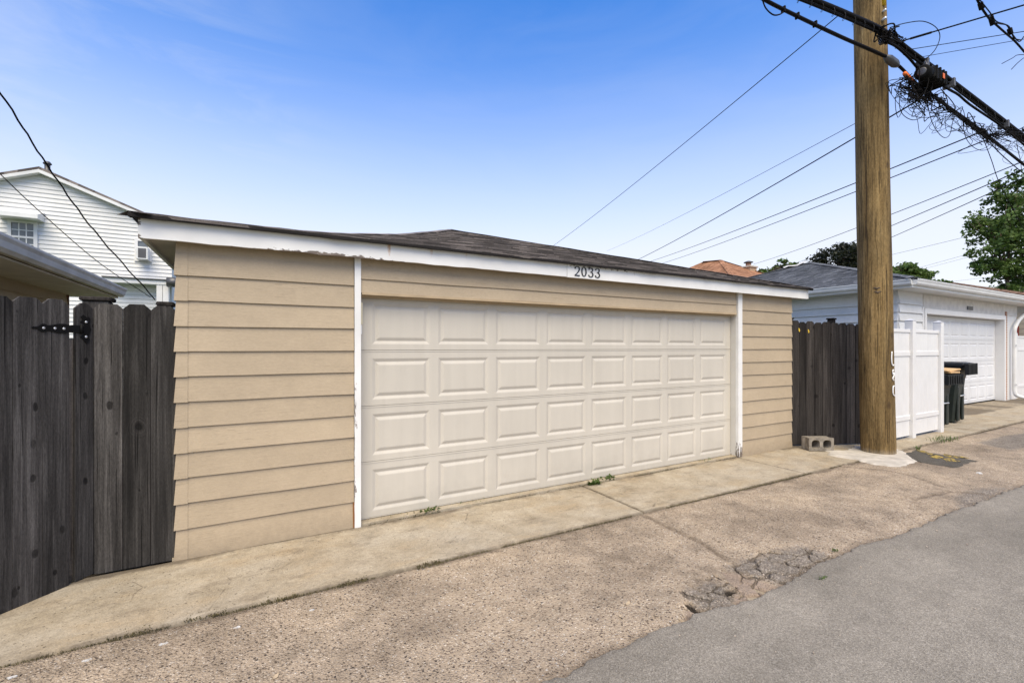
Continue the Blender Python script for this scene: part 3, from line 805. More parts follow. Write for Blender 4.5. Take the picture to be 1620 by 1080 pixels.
wear_attr(tr, lambda p: .60*sm(.42, .02, p.z) + .12*sm(1.3, .4, p.z))
jl = MB().box(.806, .838, YF+.001, YF+.13, .02, 2.13).build('door_jamb', M['jamb'], gar)
jr = MB(); 
for i in range(12): jr.box(6.217, 6.258, YF+.001, YF+.13, .02+.176*i, .02+.176*(i+1))
jr = jr.build('door_jamb', M['jamb'], gar); wear_attr(jr, lambda p: .8*sm(.3, .02, p.z)); wear_attr(jl, lambda p: 0)
MB().box(.764, .776, YF-.03, YF-.001, .014, .24).build('bare_wood_strip', simple('rusty_bare_wood', (.20, .085, .03), .8), gar)
MB().box(.842, .856, YF+.02, YF+.07, 1.85, 2.05).build('door_seal', simple('cream_plastic', (.62, .56, .40), .5), gar)
MB().box(.842, .852, YF+.025, YF+.07, 1.76, 1.845).build('door_seal', M['white'], gar)
H4 = 2.092/4
for k in range(4):
    door_section(gar, DX0+.004, DX1-.004, DY, .042+H4*k, .042+H4*(k+1), M['door'])
MB().box(DX0+.004, DX1-.004, DY-.006, DY+.04, .036, .0415).build('bottom_rail', M['door'], gar)
MB().box(DX0+.004, DX1-.004, DY+.002, DY+.03, .0305, .0335).build('bottom_seal', M['rubber'], gar)

# fascia: two lengths butted beside the house number
FY, FX0, FX1 = YF-.125, -.745, 7.90
FJ = at(897, 440, Y=FY).x
f1 = plank(FX0, FJ-.002, FY, FY+.025, 2.432, 2.578, 260, jb=.008, key=3).build('fascia_board', M['white'], gar)
f2 = plank(FJ+.002, FX1, FY-.004, FY+.025, 2.428, 2.576, 90, jb=.002, key=9).build('fascia_board', M['white'], gar)
wear_attr(f1, lambda p: (.62*math.exp(-((p.x-.55)/.55)**2) + .25)*sm(2.468, 2.436, p.z) + .30*sm(2.55, 2.58, p.z)*(nz(p.x, 0, 1.3) > -.1) + .4*sm(-.70, -.745, p.x))
wear_attr(f2, lambda p: .40*sm(2.545, 2.578, p.z)*sm(5.2, 4.0, p.x) + .1)
RUST = [at(616, 398, Y=FY).x, at(683, 405, Y=FY).x, at(738, 413, Y=FY).x, at(792, 418, Y=FY).x]
wear_attr(f1, lambda p: max((1-.2*i)*math.exp(-((p.x-r)/.022)**2)*sm(2.45, 2.50, p.z) for i, r in enumerate(RUST)), 'rust')
for x in (FX0, FX1-.025):
    MB().box(x, x+.025, FY+.026, GD+.2, 2.434, 2.576).build('fascia_board', M['white'], gar)
MB().box(FX0+.026, FX1-.026, GD+.175, GD+.2, 2.434, 2.576).build('fascia_board', M['white'], gar)
MB().box(FX0+.026, FX1-.026, FY+.026, GD+.17, 2.462, 2.476).build('soffit', M['soffit'], gar)

# house number
def ribbon(pts):
    c = catmull([(x, y, 0) for x, y, w_ in pts], 7); ws = catmull([(w_, 0, 0) for x, y, w_ in pts], 7)
    L, Rr = [], []
    for i, p in enumerate(c):
        t = c[min(i+1, len(c)-1)] - c[max(i-1, 0)]; n = Vector((-t.y, t.x, 0)).normalized()*ws[i].x*.5
        L.append(p+n); Rr.append(p-n)
    return L, Rr
def glyph(ch):
    """outline strips (left, right) in a unit box"""
    if ch == '2':
        return [ribbon([(.11, .73, .15), (.13, .86, .12), (.33, .965, .075), (.57, .88, .13), (.62, .70, .155), (.52, .49, .12), (.30, .25, .08), (.06, .07, .09)]),
                ribbon([(.03, .055, .11), (.3, .055, .11), (.55, .055, .115), (.66, .065, .13)])]
    if ch == '0':
        L, Rr = [], []
        for i in range(33):
            q = 2*math.pi*i/32; L.append(Vector((.34+.34*math.cos(q), .5+.5*math.sin(q), 0))); Rr.append(Vector((.34+.19*math.cos(q), .5+.42*math.sin(q), 0)))
        return [(L, Rr)]
    return [ribbon([(.12, .76, .14), (.15, .89, .11), (.34, .965, .075), (.55, .87, .13), (.56, .70, .14), (.46, .57, .10), (.28, .53, .075)]),
            ribbon([(.30, .535, .06), (.48, .50, .10), (.61, .30, .155), (.52, .09, .125), (.32, .03, .075), (.12, .10, .11), (.09, .23, .15)])]
nx0 = at(908.5, 440, Y=FY-.006).x; GHT = .112
for i, ch in enumerate('2033'):
    for_z = 2.447 - .0 ; mb = MB(); x0 = nx0 + i*.0985; zb = at(908.5+i*10.9, 440.0+i*.95, X=x0).z if False else 2.449
    for si, (L, Rr) in enumerate(glyph(ch)):
        V, Fc = [], []; yo = FY-.010-.0004*si
        for l, r_ in zip(L, Rr):
            for p in (l, r_): V += [(x0+p.x*GHT*1.02, yo, zb+p.y*GHT), (x0+p.x*GHT*1.02, FY-.0045, zb+p.y*GHT)]
        for k in range(len(L)-1):
            a, b = k*4, (k+1)*4
            Fc += [(a, b, b+2, a+2), (a, a+1, b+1, b), (a+2, b+2, b+3, a+3)]
        mb.add(V, Fc)
    mb.build('house_number_digit', M['digit'], gar)

# hip roof of worn shingles
rf = MB().box(FX0+.05, FX1-.05, FY+.06, GD+.15, 2.48, 2.57).build('roof', M['drip'], gar)
E = .045; ez = 2.583; AP = Vector((3.58, 8.95, 4.06))
c0, c1, c2, c3 = Vector((FX0-E, FY-E, ez)), Vector((FX1+E, FY-E, ez)), Vector((FX1+E, GD+.24, ez)), Vector((FX0-E, GD+.24, ez))
def sagf(s, t): return -.13*math.sin(math.pi*min(1, t*1.05))*(1-s)**2*(t > 0) + .012*noise.noise(Vector((s*9, t*5, 1)))*math.sin(math.pi*min(1, t))
def sagl(s, t): return -.13*math.sin(math.pi*min(1, t*1.05))*s**2*(t > 0)
slope('roof_slope', c0, c1, AP, AP, 36, M['shingle'], rf, thick=.016, sag=sagf, rag=.03)
slope('roof_slope', c1, c2, AP, AP, 36, M['shingle'], rf)
slope('roof_slope', c2, c3, AP, AP, 36, M['shingle'], rf)
slope('roof_slope', c3, c0, AP, AP, 36, M['shingle'], rf, sag=sagl)
N = 26
hip_cap([c0.lerp(AP, i/N) + Vector((0, 0, sagf(0, i/N)+.012+.008*random.random())) for i in range(N+1)], .11, .012, M['shingle'], rf)
for c in (c1, c2, c3): hip_cap([c.lerp(AP, i/N) + Vector((0, 0, .012+.008*random.random())) for i in range(N+1)], .11, .012, M['shingle'], rf)
# black, curling starter course hanging over the fascia
V, Fc = [], []; n = 170
for i in range(n+1):
    x = FX0-.05 + (FX1-FX0+.1)*i/n
    d = .012*noise.noise(Vector((x*2.2, 1, 0))) + .008*noise.noise(Vector((x*9, 2, 0))); u_ = .006*noise.noise(Vector((x*3, 8, 0)))
    V += [(x, FY-.052+d*.5, ez-.012+min(0, d)), (x, FY-.055+d*.4, ez+.008+u_), (x, FY+.03, ez+.014), (x, FY+.03, ez-.008)]
for i in range(n):
    for k in range(4): Fc.append((i*4+k, i*4+(k+1) % 4, (i+1)*4+(k+1) % 4, (i+1)*4+k))
MB().add(V, Fc).build('starter_course', M['drip'], rf)

# ------------------------------------------------------------------ left wooden fence and gate
def picket(p, d, n, wd, z0, z1, th=.019, ear=.035, tilt=0.0):
    """dog-eared board standing at p, running wd along unit d, front normal n"""
    p, d, n = Vector(p), Vector(d), Vector(n); up = Vector((0, 0, 1))
    e = ear*random.uniform(.8, 1.15)
    prof = [(0, z0), (wd, z0), (wd+tilt, z1-e), (wd-e+tilt, z1), (e+tilt, z1), (tilt, z1-e)]
    pts = [p + d*a + up*b for a, b in prof]
    return MB().extrude(pts, -n*th)

B = Vector((-1.015, 4.335, 0)); gd = Vector((-.676, -.736, 0)).normalized(); gn = Vector((gd.y, -gd.x, 0))
if gn.dot(-B) < 0: gn = -gn
fx = Vector((1, 0, 0)); fn = Vector((0, -1, 0))
fen = thing('wooden_fence', 'short weathered grey picket fence between open gate and beige garage', 'fence', tuple(B))
xx = [0.0, .160, .323, .484]
for a, b in zip(xx, xx[1:]):
    picket(B + fx*(a+.002), fx, fn, b-a-.0035, .012, 1.955 + random.uniform(-.006, .006), tilt=random.uniform(-.002, .002)).build('picket', M['fence'], fen)
for z in (.35, 1.0, 1.65): MB().box(B.x+.01, -.56, 4.358, 4.394, z, z+.085).build('rail', M['fence'], fen)
pb = MB().bevbox(-1.095, -.945, 4.396, 4.52, 0, 1.975, .006).build('post', M['fence'], fen)
MB().bevbox(-1.11, -.93, 4.381, 4.535, 1.976, 2.008, .008).build('post_cap', M['fence_dark'], fen)
MB().bevbox(-.655, -.57, 4.396, 4.486, 0, 1.955, .006).build('post', M['fence'], fen)
MB().bevbox(-.668, -.557, 4.381, 4.50, 1.956, 1.99, .008).build('post_cap', M['fence_dark'], fen)

gat = thing('wooden_gate', 'weathered grey picket gate with black strap hinge standing open', 'gate', tuple(B + gd*.15))
picket(B + gd*.004, gd, gn, .112, .02, 1.950).build('hinge_board', M['fence'], gat)
e = [.150, .2985, .4535, .6085, .7635, .918]
for a, b in zip(e, e[1:]):
    picket(B + gd*(a+.002), gd, gn, b-a-.0035, .012, 1.955+random.uniform(-.008, .008), tilt=random.uniform(-.003, .003)).build('picket', M['fence'], gat)
for z in (.35, 1.6):
    p = B + gd*.15 - gn*.0195
    MB().extrude([p+Vector((0, 0, z)), p+gd*.76+Vector((0, 0, z)), p+gd*.76+Vector((0, 0, z+.085)), p+Vector((0, 0, z+.085))], -gn*.036).build('rail', M['fence'], gat)
p = B + gd*.085 - gn*.0205
MB().extrude([p+Vector((0, 0, .02)), p+gd*.064+Vector((0, 0, .02)), p+gd*.064+Vector((0, 0, 1.70)), p+Vector((0, 0, 1.70))], -gn*.03).build('gate_stile', mat_wood_grey('bare_cedar', (.05, .042, .034), (.10, .085, .07), (.17, .15, .125)), gat)
# strap hinge: tapered strap with spear point, leaf plate, barrel, bolts
zc = 1.765
def on_gate(s, z, o=.001): return B + gd*s + Vector((0, 0, z)) + gn*o
strap = [(.085, .020), (.13, .022), (.155, .020), (.175, .026), (.21, .026), (.25, .018), (.275, .015), (.29, .022), (.305, .022), (.325, .008), (.345, .005), (.352, .007), (.36, 0)]
prof = [(s, h*1.25) for s, h in strap] + [(s, -h*1.25) for s, h in reversed(strap[:-1])]
hg = MB().extrude([on_gate(s, zc+h) for s, h in prof], gn*.005).build('strap_hinge', M['iron'], gat)
leaf = [(.022, .060), (.028, .075), (.034, .068), (.048, .085), (.057, .072), (.050, .055), (.060, .042), (.044, .03), (.05, 0), (.044, -.03), (.060, -.045), (.050, -.058), (.036, -.085), (.024, -.058), (.030, -.045), (.026, -.03), (.02, 0), (.026, .03)]
MB().extrude([on_gate(.055+(s-.04)*1.7, zc+h*1.2) for s, h in leaf], gn*.004).build('hinge_leaf', M['iron'], gat)
MB().tube([on_gate(.083, zc-.032, .009), on_gate(.083, zc+.032, .009)], .009, 10).build('hinge_barrel', M['iron'], gat)
for s, h in ((.185, 0), (.235, 0), (.297, 0), (.052, .052), (.052, -.052)):
    MB().tube([on_gate(s, zc+h, .004), on_gate(s, zc+h, .009)], [.010, .007], 10).build('bolt', M['zinc'], gat)

# ------------------------------------------------------------------ right wooden fence
def wood_fence_right():
    a = Vector((7.70, 4.38, 0)); b = Vector((9.05, 3.78, 0)); d = (b-a).normalized(); n = Vector((d.y, -d.x, 0))
    L = (b-a).length
    t = thing('wooden_fence', 'dark weathered dog-eared fence between beige garage and utility pole', 'fence', tuple(a))
    wds = [.145, .125, .14, .15, .142, .15, .14, .15, .145, .15]; s = .0
    for i, wd in enumerate(wds):
        if s+wd > L+.02: break
        picket(a + d*(s+.002) + n*random.uniform(0, .004), d, n, wd-.006, .03, 2.07+random.uniform(-.012, .012)-.03*s, ear=.032, tilt=random.uniform(-.003, .003)).build('picket', M['fence_dark'], t); s += wd
    for z in (.3, 1.05, 1.75):
        p = a + d*.02 - n*.021
        MB().extrude([p+Vector((0, 0, z)), p+d*(s-.03)+Vector((0, 0, z)), p+d*(s-.03)+Vector((0, 0, z+.085)), p+Vector((0, 0, z+.085))], -n*.036).build('rail', M['fence_dark'], t)
    for q in (.035, .80):
        p = a + d*q - n*.10
        MB().bevbox(p.x-.045, p.x+.045, p.y-.045, p.y+.045, 0, 2.10, .006).build('post', M['fence_dark'], t)
        MB().bevbox(p.x-.058, p.x+.058, p.y-.058, p.y+.058, 2.101, 2.13, .008).build('post_cap', M['fence_dark'], t)
    for s_, z in ((.135, 1.90), (.30, 1.88)):                         # yellow paint dabs
        p = a + d*s_ + n*.006
        MB().extrude([p+d*x+Vector((0, 0, z+h)) for x, h in ((0, 0), (.014, -.01), (.022, .015), (.012, .05), (-.006, .055))], n*.0015).build('paint_dab', M['yellow_solid'], t)
wood_fence_right()

# ------------------------------------------------------------------ utility pole
PC = Vector((8.42, 3.46, 0)); LEAN = Vector((-CT, ST, 0))*.0195
def pole_c(z): return PC + LEAN*z + Vector((0, 0, z))
def pole_r(z): return .220 - .0022*z
pol = thing('utility_pole', 'thick brown wooden utility pole standing in a pale cement collar', 'utility pole', tuple(PC))
V, Fc = [], []; nseg = 40; nz_ = 90; ztop = 11.5
for i in range(nz_+1):
    z = -.05 + (ztop+.05)*i/nz_; c = pole_c(max(z, 0)); c.z = z
    for k in range(nseg):
        q = 2*math.pi*k/nseg
        r = pole_r(z) + .006*noise.noise(Vector((math.cos(q)*1.5, math.sin(q)*1.5, z*.5))) + .004*noise.noise(Vector((math.cos(q)*5, math.sin(q)*5, z*.6+9)))
        V.append(c + Vector((math.cos(q)*r, math.sin(q)*r, 0)))
for i in range(nz_):
    for k in range(nseg): Fc.append((i*nseg+k, i*nseg+(k+1) % nseg, (i+1)*nseg+(k+1) % nseg, (i+1)*nseg+k))
mb = MB(); mb.add(V, Fc, smooth=True); mb.add([V[nz_*nseg+k] for k in range(nseg)], [tuple(range(nseg))]); mb.build('pole_shaft', M['pole'], pol)
def on_pole(q, z, o=.004):
    c = pole_c(z); r = pole_r(z)+o+.006
    return c + Vector((math.cos(q)*r, math.sin(q)*r, 0))
Q0 = math.atan2(-PC.y, -PC.x)                                         # facing the camera
# white sprayed letters at its right edge
def spray(pts, name='spray_mark'):
    P = catmull([on_pole(Q0 + a, z, .002) for a, z in pts], 5)
    MB().tube(P, .009, 6).build(name, M['graffiti'], pol)
spray([(.98, 1.575), (.94, 1.48), (.96, 1.40), (1.05, 1.365), (1.14, 1.375)])
spray([(1.12, 1.30), (1.02, 1.285), (1.06, 1.23), (1.16, 1.255), (1.10, 1.20), (1.0, 1.17), (1.12, 1.14)])
spray([(1.14, 1.06), (1.02, 1.04), (1.0, .96), (1.08, .92), (1.18, .91)])
# gouges
for a, z in ((-.10, 2.53), (-.05, 2.47)):
    MB().tube([on_pole(Q0+a+t*.42, z+.01*math.sin(t*9), -.008) for t in (0, .25, .5, .75, 1)], [.004, .012, .014, .011, .003], 6).build('gouge', M['bark'], pol)
p0, p1 = on_pole(Q0+.95, 6.78, .004), on_pole(Q0+.95, 7.25, .004)
MB().tube([p0, p1], .03, 4).build('yellow_marker', M['yellow_solid'], pol)
MB().tube([on_pole(Q0+.80, 6.55, -.02), on_pole(Q0+.80, 6.55, .06)], .022, 6).build('through_bolt', M['zinc'], pol)
MB().tube([on_pole(Q0+.85, 6.68, -.02), on_pole(Q0+.85, 6.68, .05)], .018, 6).build('through_bolt', M['zinc'], pol)

def sheet(name, pix, z, mat, th=.006, jag=.012, sub=8, feather=False):
    pts = gp(pix); P = []
    for i in range(len(pts)):
        a, b = Vector((*pts[i-1], 0)), Vector((*pts[i], 0))
        for k in range(sub):
            p = a.lerp(b, k/sub); P.append((p.x + jag*noise.noise(p*9), p.y + jag*noise.noise(p*9+Vector((5, 5, 0))), z))
    if feather:
        n = len(P); cx_ = sum(p[0] for p in P)/n; cy_ = sum(p[1] for p in P)/n; V = []
        for k_, dz in ((1.0, -.022), (.95, -.005), (.86, 0)): V += [(cx_+(p[0]-cx_)*k_, cy_+(p[1]-cy_)*k_, z+dz) for p in P]
        Fc = [(r_*n+i, r_*n+(i+1) % n, (r_+1)*n+(i+1) % n, (r_+1)*n+i) for r_ in (0, 1) for i in range(n)] + [tuple(2*n+i for i in range(n))]
        return MB().add(V, Fc)
    return MB().extrude(P, (0, 0, -th))
o = sheet('cement_collar', [(1305, 714), (1335, 714), (1354, 707), (1400, 705), (1432, 716), (1450, 730), (1425, 739), (1392, 737), (1350, 728), (1310, 722)], .026, M['cement'], .02, .055, 12, True).build('cement_collar', M['cement'])
tag(o, 'pale cement skirt poured round the foot of the utility pole', 'pavement', kind='structure')
asp = sheet('asphalt_patch', [(1422, 718), (1450, 712), (1498, 721), (1546, 729), (1512, 740), (1456, 732)], .013, M['asphalt_new'], .03, .05, 12, True).build('asphalt_patch', M['asphalt_new'])
tag(asp, kind='structure')
for pix in ([(1450, 713.5), (1462, 714), (1480, 721), (1474, 722.5)], [(1478, 720.5), (1492, 724), (1486, 727), (1470, 723.5)], [(1492, 718.5), (1508, 721.5), (1532, 725.5), (1510, 725.5), (1494, 722)], [(1489, 726), (1503, 725), (1520, 731.5), (1500, 731)]):
    sheet('p', pix, .017, M['yellow'], .003, .03, 7).build('paint_mark', M['yellow'], asp)

# ------------------------------------------------------------------ cinder block
BW, BH, BD = .39, .195, .19
bl = thing('cinder_block', 'worn grey two-hole cinder block lying before the dark fence', 'block', (7.74, 3.93, .02), R(-29))
bm = bmesh.new()
def blk():
    """solid block with two through cores, cores along local y"""
    mb = MB(); t = .032; n = 12
    # faces with oval holes: build ring strips from hole to its cell boundary
    for cx in (-BW/4+.008, BW/4-.008):
        for y, flip in ((0, False), (BD, True)):
            x0, x1 = (-BW/2, 0) if cx < 0 else (0, BW/2)
            O, I = [], []
            sq = [(1, -1 + t/3) for t in range(6)] + [(1 - t/3, 1) for t in range(6)] + [(-1, 1 - t/3) for t in range(6)] + [(-1 + t/3, -1) for t in range(6)]
            for a_, b_ in sq:
                O.append((x1 - (1-a_)/2*(x1-x0), y, BH/2*(1+b_)))
                l_ = math.hypot(a_, b_); dx, dz = a_/l_, b_/l_
                pe = (abs(dx)**3+abs(dz)**3)**(-1/3)
                I.append((cx+dx*pe*.064, y, BH/2+dz*pe*.068))
            V = O+I; Fc = [(k, (k+1) % 24, 24+(k+1) % 24, 24+k) for k in range(24)]
            mb.add(V, [f[::-1] for f in Fc] if flip else Fc)
        V, Fc = [], []
        for k in range(24):
            q = 2*math.pi*k/24; dx, dz = math.cos(q), math.sin(q); pe = (abs(dx)**3+abs(dz)**3)**(-1/3)
            V += [(cx+dx*pe*.062, 0, BH/2+dz*pe*.068), (cx+dx*pe*.055, BD, BH/2+dz*pe*.060)]
        for k in range(24): Fc.append((2*k, 2*k+1, (2*k+3) % 48, (2*k+2) % 48))
        mb.add(V, Fc)
    h = BW/2
    # concave end flanges
    for sx in (-1, 1):
        V = []
        for y in (0, .03, .06, BD-.06, BD-.03, BD):
            ins = .022 if .05 < y < BD-.05 else 0
            V += [(sx*(h-ins), y, 0), (sx*(h-ins), y, BH)]
        mb.add(V, [(2*k, 2*k+2, 2*k+3, 2*k+1) for k in range(5)])
    for z in (0, BH):
        mb.add([(-h, 0, z), (h, 0, z), (h, .05, z), (h-.022, .06, z), (h-.022, BD-.06, z), (h, BD-.05, z), (h, BD, z), (-h, BD, z), (-h, BD-.05, z), (-h+.022, BD-.06, z), (-h+.022, .06, z), (-h, .05, z)], [tuple(range(12))])
    return mb
blk().build('block_body', M['block'], bl, world=False)

# ------------------------------------------------------------------ white vinyl fence
def vinyl_fence(label, x0, posts, y, z_top, ends, post_top, y_dir=0):
    t = thing('vinyl_fence', label, 'fence', (x0, y, 0), group=None)
    pw = .062
    for px in posts:
        MB().bevbox(px-pw, px+pw, y-pw, y+pw, 0, post_top, .006).build('post', M['vinyl'], t)
        MB().add([(px-pw-.008, y-pw-.008, post_top+.001), (px+pw+.008, y-pw-.008, post_top+.001), (px+pw+.008, y+pw+.008, post_top+.001), (px-pw-.008, y+pw+.008, post_top+.001), (px, y, post_top+.03)],
                 [(0, 1, 4), (1, 2, 4), (2, 3, 4), (3, 0, 4), (3, 2, 1, 0)]).build('post_cap', M['vinyl'], t)
    for a, b in ends:
        n = max(1, round((b-a)/.15)); st = (b-a)/n
        for i in range(n): MB().bevbox(a+i*st+.0015, a+(i+1)*st-.0015, y-.011, y+.011, .06, z_top-.05, .003).build('panel_board', M['vinyl'], t)
        for z in (z_top-.06, z_top-.48, .34): MB().bevbox(a, b, y-.025, y+.025, z, z+(.06 if z > z_top-.1 else .085), .005).build('rail', M['vinyl'], t)
    return t
vinyl_fence('white vinyl privacy fence beside the utility pole and green bins', 9.1, [9.16, 10.30, 11.50], 3.74, 1.96, [(9.222, 10.238), (10.362, 11.438)], 2.12)
vinyl_fence('white vinyl fence past the downspout of the white garage', 21.1, [21.2, 23.6], 5.02, 2.0, [(21.262, 23.538)], 2.08)

# ------------------------------------------------------------------ white garage
WX0, WX1, WY, WD = 12.95, 21.0, 4.93, 13.0; WZ = 2.98
wg = thing('garage', 'white sided garage with grey shingle roof and white panelled door', 'garage', (17, WY, 0))
DA, DB, DZ = 14.35, 19.75, 2.46
m_ = MB().box(WX0, DA-.12, WY, WY+.12, 0, WZ); m_.box(DB+.12, WX1, WY, WY+.12, 0, WZ); m_.box(DA-.12, DB+.12, WY, WY+.12, DZ+.12, WZ)
m_.build('front_wall', M['vinyl'], wg)
MB().box(WX0, WX0+.12, WY+.12, WD, 0, WZ).build('side_wall', M['vinyl'], wg)
MB().box(WX1-.12, WX1, WY+.12, WD, 0, WZ).build('side_wall', M['vinyl'], wg)
MB().box(WX0+.12, WX1-.12, WD-.12, WD, 0, WZ).build('rear_wall', M['vinyl'], wg)
st = .20; k = 0
while .05 + st*k < WZ-.22:
    z0 = .05+st*k; z1 = min(z0+st, WZ-.12)
    board(WY, WD, z0, z1, WX0, along='y', segs=3, proud=.042, top=.006).build('siding_board', M['vinyl_siding'], wg)
    board(WX0, DA-.20, z0, z1, WY, segs=2, proud=.042, top=.006).build('siding_board', M['vinyl_siding'], wg)
    k += 1
MB().bevbox(DA-.20, DA-.11, WY-.035, WY-.001, .02, DZ+.16, .004).build('corner_strip', M['vinyl'], wg)
MB().bevbox(DA-.108, DA, WY-.05, WY+.22, .02, DZ, .004).build('door_jamb', M['vinyl'], wg)
o = MB().bevbox(DB, DB+.12, WY-.05, WY+.26, .02, DZ, .004).build('door_jamb', M['vinyl'], wg)
MB().bevbox(DA-.108, DB+.12, WY-.05, WY+.22, DZ+.001, DZ+.13, .004).build('door_header', M['vinyl'], wg)
MB().box(DA-.10, WX1, WY-.012, WY-.001, DZ+.14, WZ-.05).build('frieze_board', simple('yellowed_white_paint', (.62, .595, .56), .6), wg)
MB().bevbox(16.95, 17.35, WY-.03, WY-.013, DZ+.20, DZ+.30, .003).build('number_plate', M['metal_dark'], wg)
for i in range(4):
    MB().box(17.0+i*.085, 17.055+i*.085, WY-.036, WY-.031, DZ+.215, DZ+.285).build('number_digit', simple('worn_plate_digit', (.25, .24, .22), .6), wg)
h4 = (DZ-.06)/4
for k in range(4): door_section(wg, DA+.003, DB-.003, WY+.16, .05+h4*k, .05+h4*(k+1), M['door_white'], margin=.12, gap=.11, ph=.70)
MB().box(DA+.003, DB-.003, WY+.165, WY+.19, .012, .049).build('bottom_seal', M['rubber'], wg)
# brick return and rainwater pipe
for i in range(36):
    MB().bevbox(DB+.16, DB+.30, WY-.03, WY-.001, .03+i*.075, .03+i*.075+.064, .004).build('brick', M['brick'], wg)
OV = .42; ey = WY-OV; ex0, ex1, eyb = WX0-OV, WX1+OV, WD+OV; gz = WZ+.02
MB().box(ex0, ex1, ey, eyb, WZ-.03, WZ-.015).build('soffit', M['gutter'], wg)
gprof = [(0, 0), (.0, -.13), (-.05, -.13), (-.075, -.10), (-.085, -.05), (-.10, -.02), (-.10, .0), (-.085, .0), (-.08, -.03)]
def gutter(a, b, d, parent, mat, z, sc=1.0, name='gutter'):
    """K-profile trough from a to b; d = outward unit vector"""
    a, b, d = Vector(a), Vector(b), Vector(d)
    mb = MB(); poly = [a + d*(-y*sc) + Vector((0, 0, z+zz*sc)) for y, zz in gprof]
    mb.extrude(poly, b-a); return mb.build(name, mat, parent)
gutter((ex0, ey, 0), (ex1, ey, 0), (0, -1, 0), wg, M['gutter'], gz+.13)
gutter((ex0, ey, 0), (ex0, eyb, 0), (-1, 0, 0), wg, M['gutter'], gz+.13)
MB().box(ex0+.001, ex1-.001, ey+.001, ey+.02, WZ-.014, gz+.125).build('fascia_board', M['gutter'], wg)
MB().box(ex0+.001, ex0+.02, ey+.021, eyb, WZ-.014, gz+.125).build('fascia_board', M['gutter'], wg)
dp = catmull([(20.95, ey-.05, WZ+.0), (20.95, ey-.05, WZ-.10), (20.85, WY-.14, WZ-.42), (20.42, WY-.11, WZ-.72), (20.38, WY-.10, WZ-.95)], 5) + [Vector((20.38, WY-.10, .35))] + catmull([(20.38, WY-.10, .30), (20.42, WY-.14, .16), (20.6, WY-.32, .09), (20.9, WY-.6, .06)], 5)
MB().tube(dp, .052, 8).build('downspout', M['gutter'], wg)
for z in (.5, 1.7): MB().bevbox(20.30, 20.46, WY-.17, WY-.155, z, z+.03, .003).build('pipe_strap', M['gutter'], wg)
wr = MB().box(ex0+.03, ex1-.03, ey+.03, eyb-.03, WZ+.0, gz+.10).build('roof', M['drip'], wg)
wz = gz+.14; WA = Vector((17.0, 9.0, 4.60)); w0, w1, w2, w3 = Vector((ex0-.05, ey-.05, wz)), Vector((ex1+.05, ey-.05, wz)), Vector((ex1+.05, eyb+.05, wz)), Vector((ex0-.05, eyb+.05, wz))
for a, b in ((w0, w1), (w1, w2), (w2, w3), (w3, w0)): slope('roof_slope', a, b, WA, WA, 30, M['shingle_grey'], wr, thick=.016, rag=.012)
for c in (w0, w1, w2, w3): hip_cap([c.lerp(WA, i/20)+Vector((0, 0, .016+.006*(i % 2))) for i in range(21)], .13, .014, M['shingle_grey'], wr)
# pale repair membrane along the far hip
hp = [w3.lerp(WA, .865+.022*i) + Vector((0, 0, .05+.03*math.sin(i*1.7))) for i in range(6)]
hip_cap(hp, .16, .03, M['whitepaint'], wr, 'white_membrane')

